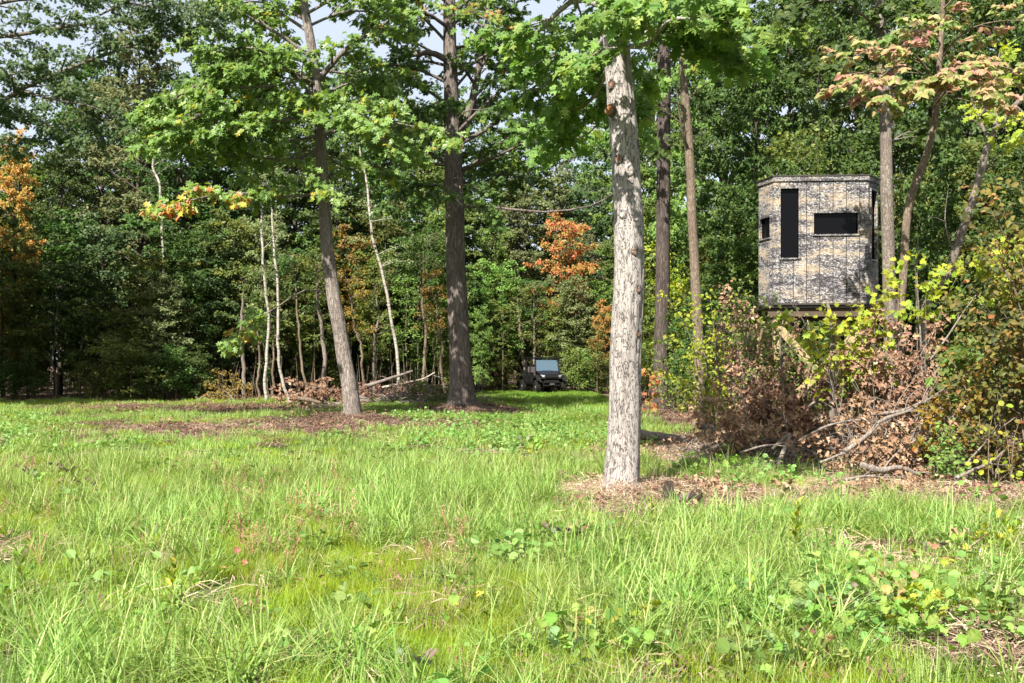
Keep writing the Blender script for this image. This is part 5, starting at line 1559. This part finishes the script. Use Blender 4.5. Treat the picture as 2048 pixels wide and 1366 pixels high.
# dead oak tops with their brown leaves still on: the brush heap under the blind
for k, (label, base, D, tips) in enumerate([
        ('felled oak top with curled brown leaves heaped highest in front of the blind legs', (1800, 900), 14.6, [(1740, 680), (1780, 650), (1820, 665), (1860, 690), (1880, 640), (1700, 720), (1760, 740), (1830, 740), (1880, 740), (1720, 790), (1800, 800), (1860, 810)]),
        ('felled branch of pale brown leaves lying toward the pale oak', (1560, 900), 15.0, [(1400, 830), (1440, 800), (1480, 770), (1520, 790), (1560, 800), (1480, 850), (1540, 850), (1600, 860), (1420, 870), (1620, 830)]),
        ('heap of rust-brown dead oak leaves at the near side of the brush', (1800, 930), 13.4, [(1700, 830), (1750, 850), (1800, 840), (1850, 850), (1880, 870), (1720, 890), (1780, 900), (1840, 900), (1640, 880), (1900, 800), (1880, 900)]),
        ('low brown leaved dead boughs around the feet of the blind legs', (1640, 880), 15.6, [(1500, 790), (1560, 760), (1620, 730), (1680, 720), (1540, 830), (1720, 740), (1470, 740), (1650, 790), (1600, 820), (1700, 790)]),
        ('bright orange-brown dead oak spray beside the orange shrubs', (1880, 900), 13.0, [(1860, 800), (1890, 820), (1920, 830), (1940, 770), (1960, 720), (1930, 860)])]):
    bush('brush_heap', label, 'brush', base, D, tips, 'curl', 'dead' if k != 4 else 'gold', .11, 6 if k != 3 else 5, .018, (.55, .24), (.24, .11), 60 + k, 'wood', 140, .2, .45, .5, .55, None, (.8, .75, .85, .8, .6)[k], 'branch', .55)


def stick(name, label, cat, pts, D, r0, r1, bark='wood', seed=0, twigs=3, group=None, sides=9):
    w = [P(p[0], p[1], D + (p[2] if len(p) > 2 else 0)) for p in pts]
    root = thing(name, tuple(w[0]), label, cat, group)
    pp = smooth_path(w, 18) - w[0]
    g = np.random.default_rng(seed)
    mb = MB()
    rr = np.linspace(r0, r1, 18) * (1 + g.normal(0, .07, 18))
    mb.tube(pp, rr, sides, True)
    mb.obj('log' if r0 > .05 else 'stick', BARK[bark], root, smooth=True)
    for q in range(twigs):
        i = g.integers(5, 16)
        d = nrm(g.normal(0, 1, 3) * np.array([1, .6, .7]) + nrm(pp[-1]) * .9)
        l = g.uniform(.25, .7)
        t = MB()
        t.tube(smooth_path([pp[i], pp[i] + d * l * .5 + g.normal(0, .03, 3), pp[i] + d * l + g.normal(0, .06, 3)], 7), np.linspace(rr[i] * .45, .003, 7), 5, True)
        t.obj('side_twig', BARK[bark], root, smooth=True)
    return root


stick('log', 'grey log lying on the ground behind the foot of the pale oak', 'log', [(1270, 868), (1330, 876), (1390, 883), (1426, 886)], 19.0, .10, .075, 'wood', 1, 0)
stick('log', 'short pale log propped on the brown brush right of the grey log', 'log', [(1398, 848), (1425, 862), (1455, 872)], 18.0, .085, .06, 'wood', 2, 1)
stick('fallen_branch', 'long bleached forked branch arching over the front of the brush heap', 'branch', [(1690, 903), (1735, 870), (1765, 840), (1820, 820), (1880, 785)], 13.0, .035, .012, 'wood', 3, 5)
stick('fallen_branch', 'pale bundle of thin bleached branches lying across the middle of the brush', 'branch', [(1742, 828), (1800, 822), (1860, 795), (1940, 745)], 13.4, .028, .008, 'wood', 4, 6)
stick('fallen_branch', 'broken crooked branch standing at the front of the brush heap', 'branch', [(1556, 930, -.2), (1568, 900), (1580, 870), (1560, 884, .1), (1545, 898, .1)], 14.2, .035, .022, 'wood', 5, 1)
stick('fallen_branch', 'bleached slanting limb at the foot of the blind brace', 'branch', [(1560, 850), (1600, 830), (1640, 795), (1665, 770)], 15.3, .04, .025, 'wood', 6, 2)
stick('fallen_branch', 'thick brown limb at the lower corner of the brush heap', 'branch', [(1905, 960), (1935, 945), (1980, 925), (2010, 900)], 12.2, .03, .012, 'wood', 7, 2)
stick('fallen_branch', 'thin straight grey stick leaning up into the orange shrubs', 'branch', [(1860, 720), (1890, 680), (1930, 620), (1960, 580)], 14.2, .016, .006, 'wood', 8, 1)
stick('fallen_branch', 'gnarled half buried limb on the thatch below the brush heap', 'branch', [(1720, 930), (1760, 940), (1800, 935), (1840, 950)], 12.6, .05, .02, 'wood', 9, 3)
stick('fallen_branch', 'short black stick on the dry thatch in front of the brush', 'branch', [(1818, 972), (1835, 978), (1850, 984)], 12.2, .025, .018, 'oak_dark', 10, 0)
stick('fallen_branch', 'thin twig lying on the grass below the broken branch', 'branch', [(1600, 990), (1640, 975), (1660, 968)], 12.3, .012, .006, 'wood', 11, 1)
stick('dead_sapling', 'bare grey sapling trunk standing in front of the blind brace', 'trunk', [(1665, 850), (1663, 780), (1665, 700), (1662, 640), (1653, 600)], 15.2, .05, .02, 'grey', 12, 2)
stick('cut_sapling', 'cut off grey sapling stump standing beside the bare sapling trunk', 'stump', [(1702, 850), (1703, 810), (1702, 760)], 15.2, .035, .032, 'grey', 13, 0)
# bare tangles, dusty vines and grey stems below the blind
bush('bare_tangle', 'tangle of bare grey twigs rising from the ground to the floor of the blind', 'brush', (1520, 870), 16.6, [(1440, 620), (1470, 650), (1500, 590), (1520, 640), (1550, 680), (1480, 700), (1530, 720), (1450, 720), (1500, 760), (1570, 740), (1420, 680), (1590, 700), (1610, 650)], None, 'dead', .1, 1, .010, (.6, .3), (.22, .13), 91, 'wood', 0, .15, .4, .6, .4, None, 1.0, 'branch', .6)
bush('dusty_vine', 'dry vine with small dusty pink-brown leaves climbing beside the blind posts', 'shrub', (1500, 870), 16.0, [(1450, 610), (1480, 640), (1510, 670), (1540, 660), (1470, 700), (1500, 730), (1530, 760), (1560, 720), (1440, 760), (1480, 790), (1550, 790), (1590, 680), (1600, 640), (1610, 740)], 'curl', 'dead', .065, 5, .008, (.5, .24), (.24, .12), 92, 'wood', 120, .2, .35, .6, .4, None, .9)
bush('bare_tangle', 'spray of bare bleached branches sticking out of the brown leaf heap', 'brush', (1800, 880), 13.6, [(1700, 760), (1740, 720), (1790, 740), (1850, 730), (1900, 700), (1930, 740), (1680, 820), (1760, 800), (1880, 780), (1940, 820), (1640, 800)], None, 'dead', .1, 1, .014, (.55, .3), (.3, .16), 93, 'wood', 0, .25, .4, .6, .5, None, 1.0, 'branch', .5)
bush('bramble', 'olive leaved brambles filling the space under the floor of the blind', 'shrub', (1680, 870), 17.4, [(1580, 680), (1620, 660), (1660, 700), (1700, 680), (1740, 700), (1640, 760), (1700, 760), (1600, 780), (1750, 760)], 'ovate', 'olive', .075, 4, .009, (.55, .25), (.28, .14), 94, 'grey', 0, .25, .3, .6, .4)
for k, (pts_, r_, lab_) in enumerate([([(1560, 860), (1567, 780), (1560, 700), (1566, 640)], .022, 'thin grey stem rising beside the front leg of the blind'), ([(1620, 850), (1612, 780), (1625, 700), (1615, 640)], .018, 'slender crooked grey stem in front of the blind brace'),
                                      ([(1735, 850), (1742, 780), (1752, 720), (1748, 650)], .026, 'grey stem standing under the far front corner of the blind'), ([(1490, 860), (1484, 780), (1496, 690), (1490, 600)], .016, 'slim bare stem rising through the dusty vine'),
                                      ([(1430, 850), (1440, 770), (1432, 700), (1442, 640)], .016, 'slim bare stem among the yellow-green brambles'), ([(1845, 850), (1836, 770), (1842, 700), (1834, 560), (1836, 470)], .022, 'thin bare grey stem between the crooked tree and the leaning tree')]):
    stick('dead_sapling', lab_, 'stem', pts_, 15.4 + .3 * k, r_, r_ * .45, 'grey', 110 + k, 3)
for k, (pts_, D_, r_, lab_) in enumerate([([(1640, 925), (1700, 905), (1780, 912)], 13.2, .018, 'thin bleached stick lying along the front of the brush heap'), ([(1480, 905), (1540, 890), (1610, 900)], 14.0, .016, 'thin grey stick lying under the broken crooked branch'),
                                          ([(1760, 945), (1800, 900), (1850, 870)], 12.9, .014, 'thin stick slanting up out of the front of the brush heap'), ([(1690, 960), (1740, 952), (1790, 965)], 12.3, .02, 'knobbly grey stick on the thatch before the gnarled limb'),
                                          ([(1930, 930), (1985, 870), (2030, 835)], 12.3, .012, 'thin pale stick slanting across the olive shrub'), ([(1600, 880), (1660, 850), (1730, 840), (1800, 850)], 13.6, .02, 'long low bleached branch crossing the brown leaf heap'),
                                          ([(1400, 900), (1450, 880), (1500, 885)], 15.5, .02, 'grey stick lying in front of the short pale log')]):
    stick('fallen_branch', lab_, 'branch', pts_, D_, r_, r_ * .4, 'wood', 130 + k, 4)
g = np.random.default_rng(44)
mb = MB()
for cx, cy, rx, ry, hh, n in ((5.0, 15.0, 2.6, 1.3, .35, 900), (6.3, 13.3, 1.5, .8, .25, 450), (3.6, 16.0, 1.0, .9, .2, 250), (-3.4, 37.0, 3.2, 1.4, .5, 500)):
    for k in range(n):
        x, y = cx + g.normal(0, rx * .5), cy + g.normal(0, ry * .5)
        z = hz(x, y) + abs(g.normal(0, hh * .6)) * math.exp(-((x - cx) / rx) ** 2 - ((y - cy) / ry) ** 2)
        a, l = g.uniform(0, 6.28), g.uniform(.2, .9)
        d = np.array([math.cos(a), math.sin(a), g.normal(0, .3)]) * l / 2
        c = np.array([x, y, z + .02])
        mb.tube([c - d, c + g.normal(0, .03, 3), c + d], [.007 * (y / 14), .005 * (y / 14), .002], 3, False, g.random())
tag(mb.obj('twig_litter', BARK['wood']), 'fine grey twigs littered through the brush', kind='stuff')
# heap of branches between the two dark oaks
stick('log', 'pale pole leaning on the brush heap between the two dark oaks', 'log', [(735, 772), (780, 757), (826, 742)], 38, .075, .05, 'wood', 20, 2)
stick('fallen_branch', 'whitish branch slanting across the brush heap beside the leaning birch', 'branch', [(765, 775), (810, 766), (845, 758), (870, 745)], 38.5, .05, .025, 'birch', 21, 3)
stick('log', 'short tan log at the near foot of the branch heap', 'log', [(628, 812), (650, 815), (668, 820)], 34.5, .075, .07, 'tan', 22, 0)
stick('log', 'tan log lying in the branch heap above the short log', 'log', [(596, 797), (620, 800), (642, 806)], 36.5, .08, .06, 'tan', 23, 1)
stick('log', 'dark log on the ground at the far side of the branch heap', 'log', [(790, 808), (830, 804), (865, 806)], 36.0, .10, .07, 'wood', 24, 1)
for k, (label, base, D, tips, lk) in enumerate([
        ('heap of cut branches and brown leaves behind the slanting oak', (640, 812), 37.5, [(560, 780), (590, 765), (620, 770), (650, 762), (670, 775), (600, 790), (640, 785), (690, 790), (560, 800), (660, 795)], 'curl'),
        ('heap of bare tangled branches between the two dark oaks', (760, 808), 38.5, [(700, 775), (730, 770), (760, 772), (790, 775), (830, 768), (710, 795), (750, 790), (800, 795), (850, 790), (860, 770), (690, 780), (720, 785), (740, 800), (770, 800)], 'curl'),
        ('leafy brush beside the foot of the thickest oak', (855, 800), 36, [(830, 760), (850, 745), (875, 750), (865, 770), (840, 780), (880, 775)], 'ovate'),
        ('reddish brown low brush in front of the wooded edge', (440, 800), 42.5, [(420, 770), (440, 745), (460, 750), (480, 760), (450, 780), (500, 775), (410, 790)], 'ovate')]):
    bush('brush_heap', label, 'brush', base, D, tips, lk, ['dead', 'dead', 'olive', 'gold'][k], .16 if k == 0 else .11, 5, .03, (.9, .4), (.35, .18), 80 + k, 'wood', 0, .15, .4, .6, .8, None, 1.0, 'branch', 1.4)
# bare thin boughs among the edge of the woods
stick('fallen_branch', 'long thin dead branch lying against the dark wooded edge', 'branch', [(290, 768), (320, 780), (350, 795)], 43.5, .03, .012, 'wood', 30, 2)
stick('fallen_branch', 'thin dead stick leaning out of the dark wooded edge', 'branch', [(128, 800), (142, 788), (157, 778)], 43, .022, .01, 'wood', 31, 1)


# the rotten stump in the grass
def stump():
    D = 10.9
    b = P(1366, 1020, D)
    root = thing('stump', (b[0], D, hz(b[0], D)), 'small rotten split stump with a black hollow on the mown thatch', 'stump')
    g = np.random.default_rng(3)
    n, k = 8, 18
    a = np.linspace(0, 2 * math.pi, k, endpoint=False)
    top = np.interp(a, np.linspace(0, 6.283, 9), [.13, .11, .08, .15, .20, .13, .08, .16, .13]) + g.normal(0, .02, k)
    V = []
    for j in range(n):
        t = j / (n - 1)
        r = .20 * (1 + .5 * (1 - t) ** 2) * (1 + g.normal(0, .05, k))
        V.append(np.stack([np.cos(a) * r, np.sin(a) * r * .8, -.06 + (top + .06) * t], -1))
    for j in range(n):
        t = 1 - j / (n - 1)
        r = .11 * (.7 + .3 * t)
        V.append(np.stack([np.cos(a) * r, np.sin(a) * r * .8, .0 + (top - .0) * t * .96], -1))
    V = np.concatenate(V)
    i, j = np.meshgrid(np.arange(2 * n - 1), np.arange(k), indexing='ij')
    mb = MB()
    mb.add(V, np.stack([i * k + j, i * k + (j + 1) % k, (i + 1) * k + (j + 1) % k, (i + 1) * k + j], -1).reshape(-1, 4))
    mb.obj('stump_shell', plain('charred rotten wood', (.035, .028, .024), .95, 0, .05, .7, 25), root)
    for q in range(5):
        a0 = g.uniform(-1.2, 1.2)
        mb = MB()
        c = np.array([.12 * math.sin(a0) + .05, -.10 * math.cos(a0), 0])
        mb.tube([c + (0, 0, -.05), c + (.01, 0, .08), c + (.03, 0, g.uniform(.10, .17))], [.025, .018, .004], 5)
        mb.obj('splinter', BARK['wood'], root)


stump()


# ------------------------------------------------------------------ single plants in the meadow
def broad_plants():
    g = np.random.default_rng(71)
    cols = {'green': LM['oak'], 'c': None}
    mats = {'bright green': leaf_mat('bright brassica', [(0, (.12, .22, .035)), (1, (.25, .37, .08))], .35, .6, .15), 'grey-green': leaf_mat('grey brassica', [(0, (.12, .20, .07)), (1, (.22, .32, .13))], .3, .6, .15),
            'yellow': leaf_mat('yellow brassica', [(0, (.19, .26, .03)), (1, (.38, .37, .06))], .35, .6, .15), 'purple': leaf_mat('purple brassica', [(0, (.09, .055, .06)), (.5, (.17, .12, .10)), (1, (.14, .19, .09))], .25, .6, .15),
            'orange': leaf_mat('orange brassica', [(0, (.17, .24, .06)), (.5, (.24, .26, .08)), (.85, (.36, .22, .11)), (1, (.34, .15, .11))], .3, .6, .15)}
    zone = [(1750, 1245, 420, 125, 78), (1300, 1290, 250, 60, 8), (950, 1290, 220, 70, 7), (130, 985, 120, 25, 12), (1120, 1110, 130, 30, 9), (1470, 945, 90, 18, 10), (560, 960, 300, 25, 5), (330, 1200, 300, 90, 7), (1960, 1130, 90, 60, 6), (1080, 910, 60, 16, 6)]
    for zi, (cx, cy, rx, ry, n) in enumerate(zone):
        for k in range(n):
            px, py = g.normal(cx, rx * .55), min(1372, g.normal(cy, ry * .55))
            D = EYE * F / (py - HOR)
            x = (px - 1024) / F * D
            kind = g.choice(list(mats), p=[.60, .10, .16, .07, .07] if zi != 3 else [.15, .2, .1, .35, .2])
            where = ('in the leafy patch', 'among the tall grass near the leafy patch', 'in the fine yellow-green grass', 'in the reddish cluster at the edge of the meadow', 'in front of the pale oak', 'on the grass beside the brush heap',
                     'in the middle of the meadow', 'in the grass of the near corner', 'at the end of the dry thatch', 'left of the pale oak')[zi]
            root = thing('broadleaf_plant', (x, D, hz(x, D)), 'broad-leaved %s plant %s%s' % (kind, where, '' if zi else ', %s row, below %s' % ('near' if py > 1290 else 'far' if py < 1200 else 'middle', min(MARKS, key=lambda m: abs(px - m[0]))[1])), 'plant', 'broad-leaved plants in the meadow', g.uniform(0, 6.28))
            s = (.068 if zi not in (5, 9) else .12) * g.uniform(.7, 1.3)
            for q in range(int(g.integers(4, 8))):
                a = q * 2.4 + g.normal(0, .3)
                d = np.array([math.cos(a), math.sin(a), g.uniform(.15, 1.7)])
                d /= np.linalg.norm(d)
                base = np.array([0, 0, .02]) + d * g.uniform(.05, .12) + np.array([0, 0, g.uniform(.03, .12)])
                nn = np.array([-d[0] * d[2], -d[1] * d[2], 1.0]) + g.normal(0, .4, 3)
                xx = nrm(np.cross(d, nn))
                nn = np.cross(xx, d)
                sc = s * g.uniform(.7, 1.3)
                o = bpy.data.objects.new('leaf', leaf_mesh('brassica', int(g.integers(0, 8)), mats[kind]))
                COL.objects.link(o)
                o.parent = root
                M = np.eye(4)
                M[:3, 0], M[:3, 1], M[:3, 2], M[:3, 3] = xx * sc, d * sc, nn * sc, base
                o.matrix_basis = Matrix(M.tolist())
    # taller single weeds
    def weed(label, px, py, h, mat, nl, size, seed):
        D = EYE * F / (py - HOR)
        x = (px - 1024) / F * D
        root = thing('tall_weed', (x, D, hz(x, D)), label, 'weed')
        gg = np.random.default_rng(seed)
        mb = MB()
        pth = smooth_path([(0, 0, -.02), (gg.normal(0, .02), gg.normal(0, .02), h * .5), (gg.normal(0, .04), gg.normal(0, .04), h)], 10)
        mb.tube(pth, np.linspace(.006, .002, 10), 5)
        mb.obj('stem', BARK['tan'], root)
        for q in range(nl):
            t = .12 + .86 * q / nl
            c = np.array([np.interp(t, np.linspace(0, 1, 10), pth[:, i]) for i in range(3)])
            a = q * 2.4
            d = np.array([math.cos(a), math.sin(a), .8 + .8 * t])
            d /= np.linalg.norm(d)
            xx = nrm(np.cross(d, np.array([0, 0, 1.0]) + gg.normal(0, .2, 3)))
            nn = np.cross(xx, d)
            sc = size * (1.1 - .45 * t) * gg.uniform(.8, 1.2)
            o = bpy.data.objects.new('leaf', leaf_mesh('ovate', int(gg.integers(0, 8)), mat))
            COL.objects.link(o)
            o.parent = root
            M = np.eye(4)
            M[:3, 0], M[:3, 1], M[:3, 2], M[:3, 3] = xx * sc * .75, d * sc, nn * sc, c
            o.matrix_basis = Matrix(M.tolist())
    b = mats['bright green']
    weed('upright bright green leafy weed on the thatch right of the rotten stump', 1590, 1125, .50, LM['yellowgreen'], 22, .11, 1)
    weed('thin yellow-green weed standing in front of the pale oak', 1303, 1065, .36, LM['yellowgreen'], 16, .07, 2)
    for k, (dx, h) in enumerate(((0, .34), (25, .30), (-28, .28), (12, .22))):
        weed(['tallest stem', 'right stem', 'left stem', 'shortest stem'][k] + ' of the bushy yellow-green weed at the far edge of the meadow', 2000 + dx, 1118 + 4 * k, h, LM['yellowgreen'], 16, .10, 3 + k)
    weed('upright green leafy weed at the near corner of the meadow', 48, 1215, .42, b, 18, .11, 9)
    weed('tall green weed standing in the grass below the dark mulch', 108, 905, .55, b, 18, .13, 10)
    weed('yellow-green leafy weed stem in the tall grass of the near corner', 340, 1235, .40, LM['yellowgreen'], 18, .10, 11)
    weed('pale feathery fern-like weed in the leafy patch', 1810, 1245, .20, LM['yellowgreen'], 24, .10, 12)


broad_plants()
